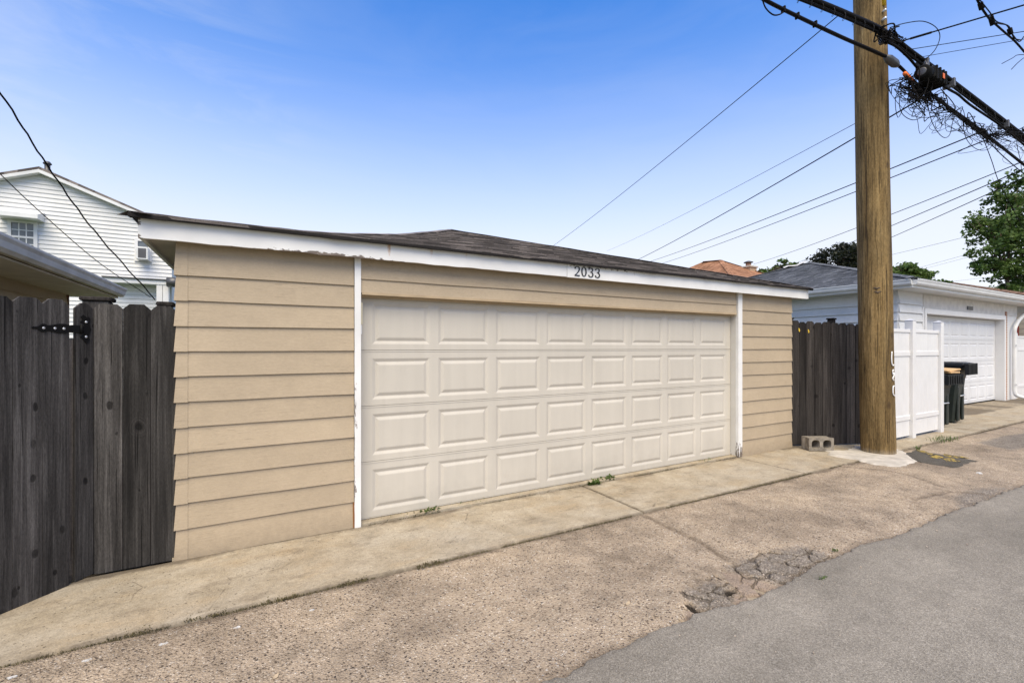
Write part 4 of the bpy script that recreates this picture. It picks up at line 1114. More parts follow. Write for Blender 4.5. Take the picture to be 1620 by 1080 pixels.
# ------------------------------------------------------------------ wheeled bins
def bin_cart(label, loc, rz, hgt, cardboard=False, sx=1.0):
    t = thing('wheeled_bin', label, 'bin', loc, rz, 'wheeled bins behind the white fence')
    # local: front faces -y; body tapers downwards
    def lofted(sec):
        V, Fc = [], []
        for x0, x1, y0, y1, z in sec:
            b = .04; V += [(x0+b, y0, z), (x1-b, y0, z), (x1, y0+b, z), (x1, y1-b, z), (x1-b, y1, z), (x0+b, y1, z), (x0, y1-b, z), (x0, y0+b, z)]
        for i in range(len(sec)-1):
            for k in range(8): Fc.append((i*8+k, i*8+(k+1) % 8, (i+1)*8+(k+1) % 8, (i+1)*8+k))
        Fc += [tuple(range(8))[::-1], tuple((len(sec)-1)*8+k for k in range(8))]
        return MB().add(V, Fc)
    w_ = .29*sx; H = hgt
    body = lofted([(-w_*.80, w_*.80, -.24, .27, .03), (-w_*.84, w_*.84, -.26, .29, H*.30), (-w_*.92, w_*.92, -.31, .33, H*.72), (-w_*.93, w_*.93, -.33, .34, H*.78), (-w_, w_, -.36, .37, H*.88), (-w_, w_, -.36, .37, H*.92)]).build('bin_body', M['cart'], t, world=False)
    for s in (-1, 1):
        MB().bevbox(s*w_*.55-.05, s*w_*.55+.05, -.30, -.255, .05, H*.60, .015).build('front_rib', M['cart'], body, world=False)
    lofted([(-w_-.03, w_+.03, -.40, .40, H*.921), (-w_-.03, w_+.03, -.40, .40, H*.95)]).build('rim', M['cart_lid'], t, world=False)
    lid = lofted([(-w_-.05, w_+.05, -.44, .41, H*.951), (-w_-.045, w_+.045, -.43, .41, H*.985), (-w_*.8, w_*.8, -.34, .34, H*1.0)]).build('bin_lid', M['cart_lid'], t, world=False)
    lofted([(-w_-.045, w_+.045, -.47, -.445, H*.80), (-w_-.05, w_+.05, -.46, -.442, H*.982)]).build('lid_lip', M['cart_lid'], lid, world=False)
    for i in range(7):
        x = -w_ + (2*w_)*i/6
        MB().bevbox(x-.012, x+.012, -.485, -.468, H*.81, H*.965, .004).build('lip_rib', M['cart_lid'], lid, world=False)
    MB().tube([(-w_*.5, -.315, H*.45), (w_*.5, -.315, H*.45)], .014, 8).build('lift_bar', M['zinc'], t, world=False)
    MB().tube([(-w_, .43, H*.90), (w_, .43, H*.90)], .016, 8).build('handle', M['cart_lid'], t, world=False)
    for s in (-1, 1):
        MB().tube([(s*w_*.8, .30, .11), (s*(w_*.8+.05), .30, .11)], .11, 16).build('wheel', M['rubber'], t, world=False)
    MB().tube([(-w_*.8, .30, .11), (w_*.8, .30, .11)], .012, 8).build('axle', M['zinc'], t, world=False)
    return t
bin_cart('dark green wheeled bin with closed lid before the white garage door', (13.20, 4.22, .02), R(4), 1.30)
bin_cart('dark green wheeled bin with cardboard on its lid behind white fence post', (12.10, 4.14, .02), R(-3), 1.10)
for i, (dx, dz, an, tk) in enumerate(((0, 0, 3, .05), (-.02, .052, -4, .035))):
    c = Vector((12.12+dx, 3.98, 1.125+dz))
    mb = MB().bevbox(-.26, .26, -.30, .30, 0, tk, .012)
    o = mb.build('cardboard_box', M['card']); o.location = c; o.rotation_euler = (R(2), R(an*.6), R(an))
    tag(o, ['flattened brown cardboard box lying on the bin lid', 'thin cardboard box on top of another on the bin'][i], 'box')

# ------------------------------------------------------------------ tan garage at the far left
ng = thing('garage', 'tan garage with dirty grey gutter behind the weathered gate', 'garage', (-5, 6.5, 0))
NX, NY0, NY1, NZ = -2.29, 4.72, 8.50, 2.36
MB().box(-8.5, NX, NY0, NY1, 0, NZ).build('wall', M['tan_wall'], ng)
k = 0
while k*.22 < NZ-.05:
    board(NY0, NY1, .03+k*.22, min(.03+(k+1)*.22, NZ), NX, along='y', side=1, segs=3, proud=.03).build('siding_board', M['tan_wall'], ng); k += 1
MB().box(NX+.0, NX+.035, NY1-.0, NY1+.03, 0, NZ).build('corner_board', simple('redbrown_corner', (.22, .12, .08), .7), ng)
exr, ey0, ey1 = -1.80, 4.30, 8.86
MB().box(-9, exr, ey0, ey1, NZ+.005, NZ+.02).build('soffit', M['tan_soffit'], ng)
MB().box(exr-.02, exr-.001, ey0, ey1, NZ+.021, NZ+.13).build('fascia_board', simple('dirty_brown_fascia', (.16, .135, .105), .8, var=.4), ng)
gutter((exr, ey0, 0), (exr, ey1+.03, 0), (1, 0, 0), ng, M['gutter_grey'], NZ+.16)
nr_ = MB().box(-8.9, exr-.03, ey0+.02, ey1-.02, NZ+.03, NZ+.12).build('roof', M['drip'], ng)
r0, r1, r2, r3 = Vector((exr, ey0, NZ+.15)), Vector((exr, ey1, NZ+.15)), Vector((-9, ey1, NZ+.15)), Vector((-9, ey0, NZ+.15)); RA = Vector((-5.4, 6.58, NZ+.75)); RB = Vector((-5.5, 6.58, NZ+.75))
for a, b, c, d in ((r0, r1, RA, RA), (r1, r2, RA, RB), (r2, r3, RB, RB), (r3, r0, RB, RA)): slope('roof_slope', a, b, c, d, 14, M['shingle_tan'], nr_)

# ------------------------------------------------------------------ white two-storey house
HYF = 20.0
pk = at(66, 268, Y=HYF); rt = at(272, 350, Y=HYF)
HXR, HXP = rt.x, pk.x; HXL = 2*HXP - HXR; PZ = pk.z - .12
sl = .40
def gable_z(x): return PZ - sl*abs(x-HXP)
EZ = gable_z(HXR)
ho = thing('house', 'white sided two-storey house with low gable behind the tan garage', 'house', (HXP, HYF, 0))
V = [(HXL, HYF, 0), (HXR, HYF, 0), (HXR, HYF, EZ), (HXP, HYF, PZ), (HXL, HYF, EZ)]
MB().extrude(V, (0, 11, 0)).build('wall', M['house_siding'], ho)
mb = MB(); z = 0.05; cs = .135
while z < PZ-.03:
    z1 = z+cs
    hw0 = min(HXR-HXP, (PZ-z)/sl); hw1 = min(HXR-HXP, max(0.02, (PZ-z1)/sl))
    mb.add([(HXP-hw0, HYF-.030, z), (HXP+hw0, HYF-.030, z), (HXP+hw1, HYF-.006, min(z1, PZ)), (HXP-hw1, HYF-.006, min(z1, PZ)), (HXP-hw0, HYF-.0, z), (HXP+hw0, HYF-.0, z)],
           [(0, 1, 2, 3), (4, 5, 1, 0)]); z = z1
sdg = mb.build('siding', M['house_siding'], ho); tag(sdg, kind='stuff')
for s in (-1, 1):                                                       # roof planes with rake trim
    xe_ = HXP + s*(HXR-HXP+.22); ze = PZ - sl*(HXR-HXP+.22)
    rfh = MB().extrude([(HXP, HYF-.22, PZ+.05), (xe_, HYF-.22, ze+.05), (xe_, HYF-.22, ze+.12), (HXP, HYF-.22, PZ+.14)], (0, 11.6, 0)).build('roof', M['shingle'], ho)
    MB().extrude([(HXP, HYF-.24, PZ-.05), (xe_, HYF-.24, ze-.05), (xe_, HYF-.24, ze+.049), (HXP, HYF-.24, PZ+.049)], (0, .21, 0)).build('rake_board', M['gutter'], rfh)
vp = at(75, 262, Y=HYF+1.2)
MB().tube([(vp.x, HYF+1.2, PZ-.4), (vp.x, HYF+1.2, vp.z+.02)], .075, 10).build('vent_pipe', M['metal_dark'], ho)
MB().tube([(vp.x, HYF+1.2, vp.z+.04), (vp.x, HYF+1.2, vp.z+.07), (vp.x, HYF+1.2, vp.z+.13)], [.11, .115, .07], 10).build('vent_cap', M['metal_dark'], ho)
def window(px0, px1, py0, py1, parent, mull=(1, 1), ac=False):
    a, b = at(px0, py0, Y=HYF-.03), at(px1, py1, Y=HYF-.03); pc_ = at((px0+px1)/2, (py0+py1)/2, Y=HYF)
    hgt_ = (py1-py0)/F*(pc_.x*ST+HYF*CT); x0, x1 = a.x, b.x; z0, z1 = pc_.z-hgt_/2, pc_.z+hgt_/2
    f = MB(); t = .09; y0, y1 = HYF-.075, HYF-.01
    f.box(x0, x1, y0, y1, z1-t, z1); f.box(x0, x1, y0, y1, z0, z0+t); f.box(x0, x0+t, y0, y1, z0+t, z1-t); f.box(x1-t, x1, y0, y1, z0+t, z1-t)
    w_ = f.build('window', M['vinyl'], parent)
    MB().box(x0+t, x1-t, HYF-.045, HYF-.035, z0+t, z1-t).build('pane', M['glass'], w_)
    zm = (z0+z1)/2
    MB().box(x0+t, x1-t, HYF-.07, HYF-.046, zm-.03, zm+.03).build('sash_rail', M['vinyl'], w_)
    for i in range(1, mull[0]):
        xx_ = x0+t+(x1-x0-2*t)*i/mull[0]; MB().box(xx_-.013, xx_+.013, HYF-.058, HYF-.046, z0+t, z1-t).build('muntin', M['vinyl'], w_)
    for i in range(1, mull[1]):
        zz_ = z0+t+(z1-z0-2*t)*i/mull[1]
        if abs(zz_-zm) > .06: MB().box(x0+t, x1-t, HYF-.0585, HYF-.0465, zz_-.013, zz_+.013).build('muntin', M['vinyl'], w_)
    return x0, x1, z0, z1, w_
x0, x1, z0, z1, wv_ = window(12, 60, 349, 402, ho, (3, 4))
zt = z1+.30
MB().extrude([(x0-.15, HYF-.03, zt), (x0-.15, HYF-.03, zt-.30), (x0-.15, HYF-.55, zt-.30), (x0-.15, HYF-.55, zt-.17)], (x1-x0+.3, 0, 0)).build('awning', M['gutter'], ho)
x0, x1, z0, z1, wv_ = window(213, 240, 378, 414, ho)
acx0, acx1 = x0+.11, x1-.04
ac = MB().bevbox(acx0, acx1, HYF-.42, HYF-.08, z0+.02, z0+.44, .01).build('air_conditioner', M['gutter'], ho)
MB().box(acx0+.05, acx1-.05, HYF-.428, HYF-.4205, z0+.07, z0+.39).build('grille', M['metal_dark'], ac)
# lower eave trim and porch frame
ta, tb = at(163, 442, Y=HYF-.5), at(263, 446, Y=HYF-.5)
MB().box(ta.x, tb.x+.3, HYF-.55, HYF-.03, tb.z-.10, tb.z+.04).build('porch_beam', M['gutter'], ho)
MB().box(ta.x-.02, tb.x+.32, HYF-.60, HYF-.03, tb.z+.041, tb.z+.08).build('porch_flashing', M['metal_dark'], ho)
for px_ in (253, 262):
    q = at(px_, 470, Y=HYF-.5); MB().bevbox(q.x-.09, q.x+.09, HYF-.53, HYF-.35, 0, tb.z-.101, .006).build('porch_post', M['vinyl'], ho)
cp = [at(105, 291, Y=HYF-.06), at(160, 312, Y=HYF-.06), at(214, 334, Y=HYF-.06)]
MB().tube(cp, .022, 6).build('conduit', M['gutter_grey'], ho)
MB().tube([at(264, 446, Y=HYF-.7), at(285, 447, Y=HYF-.7)], .17, 10).build('dark_duct', M['metal_dark'], ho)

# ------------------------------------------------------------------ brown roofed house
bc = at(1140, 412, w=32); hb = 5.6
bh = thing('house', 'brown hip-roofed brick house with chimney rising behind the garages', 'house', (bc.x, bc.y, 0))
zr = bc.z - 3.05
MB().box(bc.x-hb+.6, bc.x+hb-.6, bc.y-hb+.6, bc.y+hb+.4, 0, zr-.02).build('wall', M['brick_tan'], bh)
br_ = MB().box(bc.x-hb, bc.x+hb, bc.y-hb, bc.y+hb+1, zr-.15, zr).build('roof', M['gutter'], bh)
q = [Vector((bc.x-hb, bc.y-hb, zr)), Vector((bc.x+hb, bc.y-hb, zr)), Vector((bc.x+hb, bc.y+hb+1, zr)), Vector((bc.x-hb, bc.y+hb+1, zr))]
b1, b2 = Vector((bc.x, bc.y, bc.z)), Vector((bc.x-.6, bc.y+1.0, bc.z))
for a, b, c, d in ((q[0], q[1], b1, b1), (q[1], q[2], b1, b2), (q[2], q[3], b2, b2), (q[3], q[0], b2, b1)): slope('roof_slope', a, b, c, d, 26, M['shingle_brown'], br_, thick=.012, seg=.8)
for a, b in ((q[0], b1), (q[1], b1), (b1, b2)): hip_cap([a.lerp(b, i/14)+Vector((0, 0, .03)) for i in range(15)], .16, .025, M['shingle_brown'], br_)
cc = at(1184, 430, w=31.5)
ch = MB().box(cc.x-.36, cc.x+.36, cc.y-.36, cc.y+.36, zr+.1, cc.z+.25).build('chimney', M['brick_tan'], bh)
MB().bevbox(cc.x-.44, cc.x+.44, cc.y-.44, cc.y+.44, cc.z+.251, cc.z+.36, .02).build('chimney_crown', M['cement'], ch)
MB().tube([(cc.x, cc.y, cc.z+.36), (cc.x, cc.y, cc.z+.60)], .17, 12).build('flue', M['brick'], ch)
MB().tube([(cc.x, cc.y, cc.z+.62), (cc.x, cc.y, cc.z+.66), (cc.x, cc.y, cc.z+.74)], [.30, .30, .10], 12).build('flue_cap', M['metal_dark'], ch)

# ------------------------------------------------------------------ far brown-roofed garage
tc_ = at(1506, 447, w=25)
tg = thing('garage', 'tan garage with faded brown roof beyond the white garage', 'garage', (tc_.x, tc_.y, 0))
hx, hy_ = 4.6, 4.4; zt = tc_.z-1.55
MB().box(tc_.x-hx+.4, tc_.x+hx-.4, tc_.y-hy_+.4, tc_.y+hy_-.4, 0, zt).build('wall', M['tan_wall'], tg)
k = 0
while k*.22 < zt-.1:
    board(tc_.x-hx+.4, tc_.x+hx-.4, .03+k*.22, min(.03+(k+1)*.22, zt), tc_.y-hy_+.4, segs=2).build('siding_board', M['tan_wall'], tg)
    board(tc_.y-hy_+.4, tc_.y+hy_-.4, .03+k*.22, min(.03+(k+1)*.22, zt), tc_.x-hx+.4, along='y', segs=2).build('siding_board', M['tan_wall'], tg); k += 1
MB().bevbox(tc_.x-hx+.365, tc_.x-hx+.372, tc_.y-hy_+.9, tc_.y-hy_+2.6, .05, 2.55, .002).build('side_door', M['red'], tg)
tr_ = MB().box(tc_.x-hx+.02, tc_.x+hx-.02, tc_.y-hy_+.02, tc_.y+hy_-.02, zt+.001, zt+.12).build('roof', M['gutter'], tg)
q = [Vector((tc_.x-hx, tc_.y-hy_, zt+.13)), Vector((tc_.x+hx, tc_.y-hy_, zt+.13)), Vector((tc_.x+hx, tc_.y+hy_, zt+.13)), Vector((tc_.x-hx, tc_.y+hy_, zt+.13))]
for i in range(4): slope('roof_slope', q[i], q[(i+1) % 4], tc_, tc_, 24, M['shingle_tan'], tr_, thick=.03, rag=.03)

# ------------------------------------------------------------------ trees
def leaf_mesh(name, centres, per, spread, size, mat, parent, seed, flat=.6, droop=0.0):
    rng = np.random.default_rng(seed); C = np.repeat(np.array(centres), per, 0); n = len(C)
    d = rng.normal(size=(n, 3)); d /= np.linalg.norm(d, axis=1)[:, None]; d *= (rng.random((n, 1))**.5)
    P = C + d*np.array([spread, spread, spread*flat]); P[:, 2] -= droop*np.abs(d[:, 0])
    a = rng.normal(size=(n, 3)); a[:, 2] *= .6; a /= np.linalg.norm(a, axis=1)[:, None]
    b = np.cross(a, rng.normal(size=(n, 3))); b /= np.linalg.norm(b, axis=1)[:, None]
    s = size*rng.uniform(.6, 1.3, (n, 1)); nn = np.cross(a, b)
    V = np.stack([P - a*s*.5, P + b*s*.33 + nn*s*.08, P + a*s*.5, P - b*s*.33 + nn*s*.08], 1).reshape(-1, 3)
    off = np.array(WO[parent.name]); V = V - off
    me = bpy.data.meshes.new(name); me.vertices.add(n*4); me.vertices.foreach_set('co', V.ravel())
    me.loops.add(n*4); me.loops.foreach_set('vertex_index', np.arange(n*4, dtype=np.int32))
    me.polygons.add(n); me.polygons.foreach_set('loop_start', np.arange(0, n*4, 4, dtype=np.int32)); me.polygons.foreach_set('loop_total', np.full(n, 4, dtype=np.int32))
    me.update(); me.materials.append(mat)
    o = bpy.data.objects.new(name, me); COL.objects.link(o); o.parent = parent; WO[o.name] = WO[parent.name]; return o

def tree(name, label, base, blobs, clumps, per, leaf, spread, mat, seed, trunk=.25, cat='tree', group=None, flat=.6):
    """blobs: (x, y, z, rx, ry, rz) relative to base; clumps are scattered over their shells"""
    rng = random.Random(seed)
    t = thing(name, label, cat, tuple(base), group=group); base = Vector(base); cen = []
    vol = sum(b[3]*b[5] for b in blobs)
    for b in blobs:
        for i in range(max(3, int(clumps*b[3]*b[5]/vol))):
            v = Vector((rng.gauss(0, 1), rng.gauss(0, 1), rng.gauss(0, 1))).normalized()*(rng.uniform(.45, 1.0))
            q_ = Vector((b[0]+v.x*b[3], b[1]+v.y*b[4], b[2]+v.z*b[5])) + base
            if noise.noise(q_*.55) > -.12: cen.append(q_)
    leaf_mesh('crown', [tuple(c) for c in cen], per, spread, leaf, mat, t, seed, flat)
    zc_ = min(b[2] for b in blobs)
    mb = MB(); top = Vector((blobs[0][0]*.3, blobs[0][1]*.3, zc_)) + base
    mb.tube([base, base.lerp(top, .5)+Vector((.1, .05, 0)), top], [trunk, trunk*.8, trunk*.65], 10)
    for b in blobs:
        e_ = Vector((b[0], b[1], b[2]+b[5]*.3)) + base
        mb.tube([top, top.lerp(e_, .5)+Vector((rng.uniform(-.3, .3), 0, .3)), e_], [trunk*.5, trunk*.3, trunk*.08], 6)
        for k in range(4):
            f_ = e_ + Vector((rng.uniform(-1, 1)*b[3]*.8, rng.uniform(-1, 1)*b[4]*.8, rng.uniform(-.6, .7)*b[5]))
            mb.tube([top.lerp(e_, .6), f_], [trunk*.2, trunk*.05], 5)
    mb.build('trunk', M['bark'], t); return t

tb_ = at(1600, HY, w=38); s_ = 38/F
def rel(px, py, r, ry=None, dw=0): # blob in the tree's own frame, image offsets turned to metres
    u_ = (px-1600)*s_; return (u_*CT + dw*ST, -u_*ST + dw*CT, CAMH + (HY-py)*s_, r*s_, r*s_, (ry or r)*s_)
tree('maple_tree', 'large leafy maple rising beyond the white garage roof', (tb_.x, tb_.y, 0),
     [rel(1578, 360, 40, 38), rel(1620, 340, 42, 50, 1), rel(1548, 392, 24, 22, -.5), rel(1568, 425, 30, 22), rel(1612, 410, 44, 40, .5), rel(1650, 370, 60, 70), rel(1612, 300, 26, 30, .6), rel(1560, 355, 22, 18), rel(1598, 442, 26, 16), rel(1640, 440, 40, 24)],
     460, 34, .32, .70, M['leaf'], 3, .2, flat=.55)
def ftree(name, label, w_, cx, mat, blobs, clumps, per, leaf, spread, seed, flat=.6):
    b = at(cx, HY, w=w_); k = w_/F
    bl_ = [((px-cx)*k*CT + dw*ST, -(px-cx)*k*ST + dw*CT, CAMH+(HY-py)*k, rx*k, rx*k, ry*k) for px, py, rx, ry, dw in blobs]
    tree(name, label, (b.x, b.y, 0), bl_, clumps, per, leaf, spread, mat, seed, .25, flat=flat)
ftree('purple_leaved_tree', 'dark purple-leaved tree behind the grey shingle roof', 46, 1335, M['leaf_dark'], [(1335, 410, 42, 20, 0), (1300, 420, 24, 14, .5), (1365, 415, 30, 22, 0), (1330, 398, 20, 10, 0)], 260, 40, .30, .7, 11)
ftree('feathery_tree', 'bright green feathery tree peeking over the white garage gutter', 36, 1445, M['leaf_light'], [(1425, 435, 22, 20, 0), (1455, 442, 26, 14, 0), (1482, 450, 18, 9, .4), (1410, 428, 14, 12, 0)], 150, 36, .30, .55, 17, .4)
ftree('small_tree', 'small light green tree between brown roof and grey roof', 40, 1232, M['leaf_light'], [(1236, 424, 18, 12, 0), (1222, 430, 16, 8, 0), (1248, 424, 12, 7, 0)], 46, 26, .42, .55, 23, .5)
ftree('pale_tree', 'pale distant tree below the large maple', 60, 1600, M['leaf_pale'], [(1590, 462, 22, 10, 0), (1612, 456, 18, 12, 0)], 90, 30, .40, .8, 29)
# shrub glimpsed through the hinge gap
sb = thing('shrub', 'leafy green shrub glimpsed behind the open gate', 'shrub', (-1.28, 5.25, 0))
rng = random.Random(5); cen = [(-1.28+rng.gauss(0, .16), 5.25+rng.gauss(0, .14), rng.uniform(.3, 1.92)) for _ in range(70)]
leaf_mesh('foliage', cen, 22, .12, .06, M['leaf_light'], sb, 5, 1)
mb = MB()
for c in cen[:16]: mb.tube([(-1.28, 5.25, 0), ((c[0]-1.28)/2, 5.25, c[2]*.5), c], [.012, .008, .003], 5)
mb.build('stem', M['bark'], sb)

# ------------------------------------------------------------------ overhead lines
CY = 3.12
def wire(name, label, pts, r, mat=None, cat='wire', group=None, k=5, n=6):
    P = catmull(pts, k) if len(pts) > 2 else sagline(pts[0], pts[1], 0)
    o = MB().tube(P, r, n).build(name, mat or M['cable'], None, loc=tuple(P[0]))
    return tag(o, label, cat, group)
def pth(pix, Y=CY): return [at(px, py, Y=Y) for px, py in pix]
# main bundle along the alley: lashed cables passing the camera side of the pole
bundle = thing('cable_bundle', 'thick bundle of lashed black cables crossing the pole top', 'cable', tuple(at(1400, 50, Y=CY)))
base = [(1150, -70), (1220, -28), (1290, 1), (1350, 26), (1400, 50), (1445, 84), (1500, 124), (1545, 158), (1592, 194), (1640, 232)]
for i, (dy, dY, r) in enumerate(((0, 0, .027), (4.2, .05, .024), (8.2, .02, .016), (-3.6, .06, .010))):
    MB().tube(catmull([at(px, py+dy, Y=CY+dY) for px, py in base], 6), r, 8).build('cable', M['cable'], bundle)
lash = catmull(pth([(px, py+3) for px, py in base]), 40); mb = MB()
V = []
for i, p in enumerate(lash):
    q = i*.55; V.append(p + Vector((.008, math.cos(q)*.046+.025, math.sin(q)*.05)))
MB().tube(V, .003, 4).build('lashing_wire', M['cable_grey'], bundle)
for px, py in ((1462, 97), (1504, 128), (1404, 54), (1590, 193)):
    p = at(px, py+3, Y=CY); MB().bevbox(p.x-.03, p.x+.03, p.y-.06, p.y+.10, p.z-.08, p.z+.06, .008).build('clamp', M['metal_dark'], bundle)
# second line with sleeve
low = thing('cable', 'lower black cable with grey splice sleeve sloping past the pole', 'cable', tuple(at(1400, 88, Y=CY)))
lowp = [(1150, -40), (1205, -3), (1262, 26), (1330, 58), (1400, 89), (1424, 106), (1452, 134), (1492, 163), (1540, 197), (1582, 230), (1630, 268)]
MB().tube(catmull(pth(lowp), 6), .019, 8).build('main_cable', M['cable'], low)
MB().tube(catmull(pth([(px, py+2.6) for px, py in lowp], CY+.03), 6), .010, 6).build('strand', M['cable'], low)
MB().tube(pth([(1401, 90), (1406, 93.5), (1416, 101), (1420, 104)]), [.03, .055, .055, .03], 10).build('splice_sleeve', M['metal_dark'], low)
MB().tube(pth([(1431, 116), (1443, 129)], CY-.03), .028, 8).build('orange_tag', M['orange'], low)
for px, py in ((1240, 15), (1262, 25), (1290, 38)):
    p = at(px, py, Y=CY); MB().bevbox(p.x-.012, p.x+.012, p.y-.02, p.y+.03, p.z-.035, p.z+.035, .004).build('clip', M['cable'], low)
MB().tube(catmull(pth([(1206, 0), (1212, 14), (1224, 24), (1236, 22), (1240, 16)]), 6), .008, 6).build('drip_loop', M['cable'], low)
# feeder to the splice box
wire('cable', 'black feeder cable running into and out of the splice box', pth([(1402, 66), (1418, 74), (1438, 92), (1456, 112), (1480, 128), (1502, 142), (1516, 150), (1535, 166), (1572, 191), (1592, 206), (1640, 246)], CY-.06), .019, cat='cable')
ax = (at(1495, 138, Y=CY-.14) - at(1450, 108, Y=CY-.14)); ctr = at(1474, 124, Y=CY-.16); ln = .50
sp = thing('splice_enclosure', 'black splice enclosure with orange label hanging on the cables', 'splice box', tuple(ctr))
an = math.atan2(ax.z, ax.x)
sp.rotation_euler = (0, -an, 0)
MB().bevbox(-.19, .25, -.10, .10, -.09, .10, .03).build('case', M['rubber'], sp, world=False)
MB().tube([(-.34, 0, .0), (-.33, 0, .0), (-.19, 0, .0)], [.085, .10, .10], 14).build('end_cap', M['rubber'], sp, world=False)
MB().tube([(-.345, 0, .0), (-.34, 0, .0)], [.05, .06], 12).build('cap_ring', M['metal_dark'], sp, world=False)
for x in (-.12, .0, .12, .2): MB().bevbox(x-.018, x+.018, -.112, .112, -.10, .112, .008).build('rib', M['rubber'], sp, world=False)
MB().box(.045, .105, -.119, -.113, -.04, .035).build('orange_label', M['orange'], sp, world=False)
for x in (.15, -.1): MB().tube([(x, 0, .10), (x+.02, .05, .26)], .012, 6).build('hanger', M['metal_dark'], sp, world=False)

# tangles of thin drop wires
def tangle(label, anchors, n, rad, seed, Y=CY-.04, r=.0055, sag=.0):
    rng = random.Random(seed); A = [at(px, py, Y=Y) for px, py in anchors]
    t = thing('wire_tangle', label, 'wires', tuple(A[len(A)//2]))
    line = catmull(A, 8)
    for i in range(n):
        i0 = rng.randrange(len(line)); i1 = min(len(line)-1, max(0, i0 + rng.choice((-1, 1))*rng.randrange(5, max(6, int(len(line)*.8)))))
        a, b = line[i0], line[i1]; m = rng.randrange(4, 7); P = [a]
        big = rng.random() < .3
        for k in range(1, m):
            p = a.lerp(b, k/m + rng.uniform(-.15, .15)); s = rad*(1.5 if big else .62)
            P.append(p + Vector((rng.uniform(-1, 1)*s, rng.uniform(-1, 1)*s*.8, rng.uniform(-1.1, .6)*s - sag)))
        P.append(b + Vector((0, rng.uniform(-.03, .03), rng.uniform(-.04, .04))))
        MB().tube(catmull(P, 5), rng.uniform(.7, 1.3)*r, 5).build('drop_wire', M['cable'], t)
    return t
tangle('dense tangle of thin black wires beside the pole', [(1432, 122), (1446, 138), (1460, 152), (1472, 150)], 34, .19, 2)
tangle('tangle of wires hanging under the splice enclosure', [(1452, 136), (1476, 156), (1500, 172), (1520, 182)], 26, .14, 5, r=.0055)
tangle('knot of looping wires at the cable crossing', [(1525, 190), (1550, 203), (1575, 214), (1600, 212), (1625, 205)], 34, .13, 8, r=.0055)
tangle('knotted wires where the bundle is tied to the pole', [(1392, 46), (1402, 52), (1416, 60), (1426, 66)], 22, .11, 13, r=.008)
tangle('sparse fine loops spreading round the dense tangle', [(1424, 132), (1446, 150), (1470, 168), (1500, 184)], 16, .26, 31, r=.0035, sag=.05)
tangle('sparse fine loops drooping below the cable crossing', [(1500, 180), (1545, 208), (1590, 222), (1625, 232)], 16, .20, 37, r=.0035, sag=.08)
L = [('long loop of thin wire standing up beside the pole', [(1408, 44), (1432, 37), (1460, 34), (1480, 43), (1487, 58), (1480, 78), (1466, 92), (1456, 92)], .006),
     ('wire hanging in a wide loop below the tangle', [(1464, 146), (1474, 192), (1490, 216), (1502, 214), (1508, 190), (1516, 178)], .005),
     ('short wire loop hanging near the pole below the sleeve', [(1440, 124), (1424, 150), (1426, 178), (1444, 190), (1460, 182), (1452, 160), (1462, 144)], .005),
     ('thin wire hanging below the cable crossing', [(1522, 184), (1528, 218), (1545, 236), (1564, 236), (1574, 222)], .005),
     ('thin drooping wire at the cable crossing edge', [(1608, 218), (1610, 236), (1614, 252), (1616, 268)], .005)]
for lb, pix, r in L: wire('loose_wire', lb, pth(pix, CY-.1), r, group='loose wires on the cables')
for lb, pix, r in (('black cable descending from tangle towards lower right', [(1492, 165), (1530, 196), (1570, 224), (1640, 274)], .014),
                   ('thin cable fanning out below the lower cable', [(1535, 198), (1562, 222), (1590, 250), (1640, 292)], .009),
                   ('thin wire dropping steeply across the maple', [(1550, 205), (1568, 252), (1584, 296), (1625, 372)], .006)):
    wire('drop_wire', lb, pth(pix, CY-.02), r)
# upper right lines over the alley
wire('cable', 'twisted black cable with clamps in the top corner over the alley', pth([(1530, -35), (1548, 4), (1562, 26), (1572, 36), (1590, 52), (1606, 66), (1622, 84), (1650, 116)], 1.9), .011, cat='cable')
tw = thing('wire_tangle', 'clamped splices on the twisted cable over the alley', 'wires', tuple(at(1570, 34, Y=1.9)))
for px, py, l in ((1552, 10, .05), (1569, 33, .07), (1598, 50, .05)):
    p = at(px, py, Y=1.9); MB().tube([p-Vector((l*.5, 0, -l*.5)), p+Vector((l*.5, 0, -l*.5))], .024, 8).build('clamp', M['cable'], tw)
for P in ([(1550, 0), (1566, 20), (1576, 34), (1592, 40), (1600, 52), (1612, 66), (1620, 58)], [(1572, 36), (1582, 38), (1596, 42), (1604, 60), (1616, 64)]):
    MB().tube(catmull(pth(P, 1.88), 6), .006, 6).build('jumper', M['cable'], tw)
wire('loose_wire', 'upper bare wire end curling in at the picture edge', pth([(1585, 101), (1602, 92), (1612, 87), (1640, 88)], 1.9), .004, group='loose wires on the cables')
wire('loose_wire', 'lower bare wire end curling in at the picture edge', pth([(1600, 110), (1612, 98), (1624, 90), (1645, 86)], 1.9), .004, group='loose wires on the cables')
A = at(1412, 72, Y=CY)
wire('service_wire', 'black service wire rising from pole top to upper right', [at(1414, 69, w=7.05), at(1472, 52, w=6.9), at(1760, -33, w=5.6)], .010)
MB().tube([at(1440, 61.5, w=7.08), at(1474, 51.5, w=6.88)], .016, 6).build('wire_grip', M['cable'])
tag(bpy.data.objects['wire_grip'], 'thick preformed grip on the service wire near pole', 'wire grip')
wire('service_wire', 'upper of two thin wires running right from the bundle', [at(1436, 79, w=7.15), at(1500, 69, w=7.1), at(1760, 28, w=6)], .005)
wire('service_wire', 'lower of two thin wires running right from the bundle', [at(1454, 91, w=7.25), at(1540, 76, w=7.1), at(1760, 38, w=6)], .004)
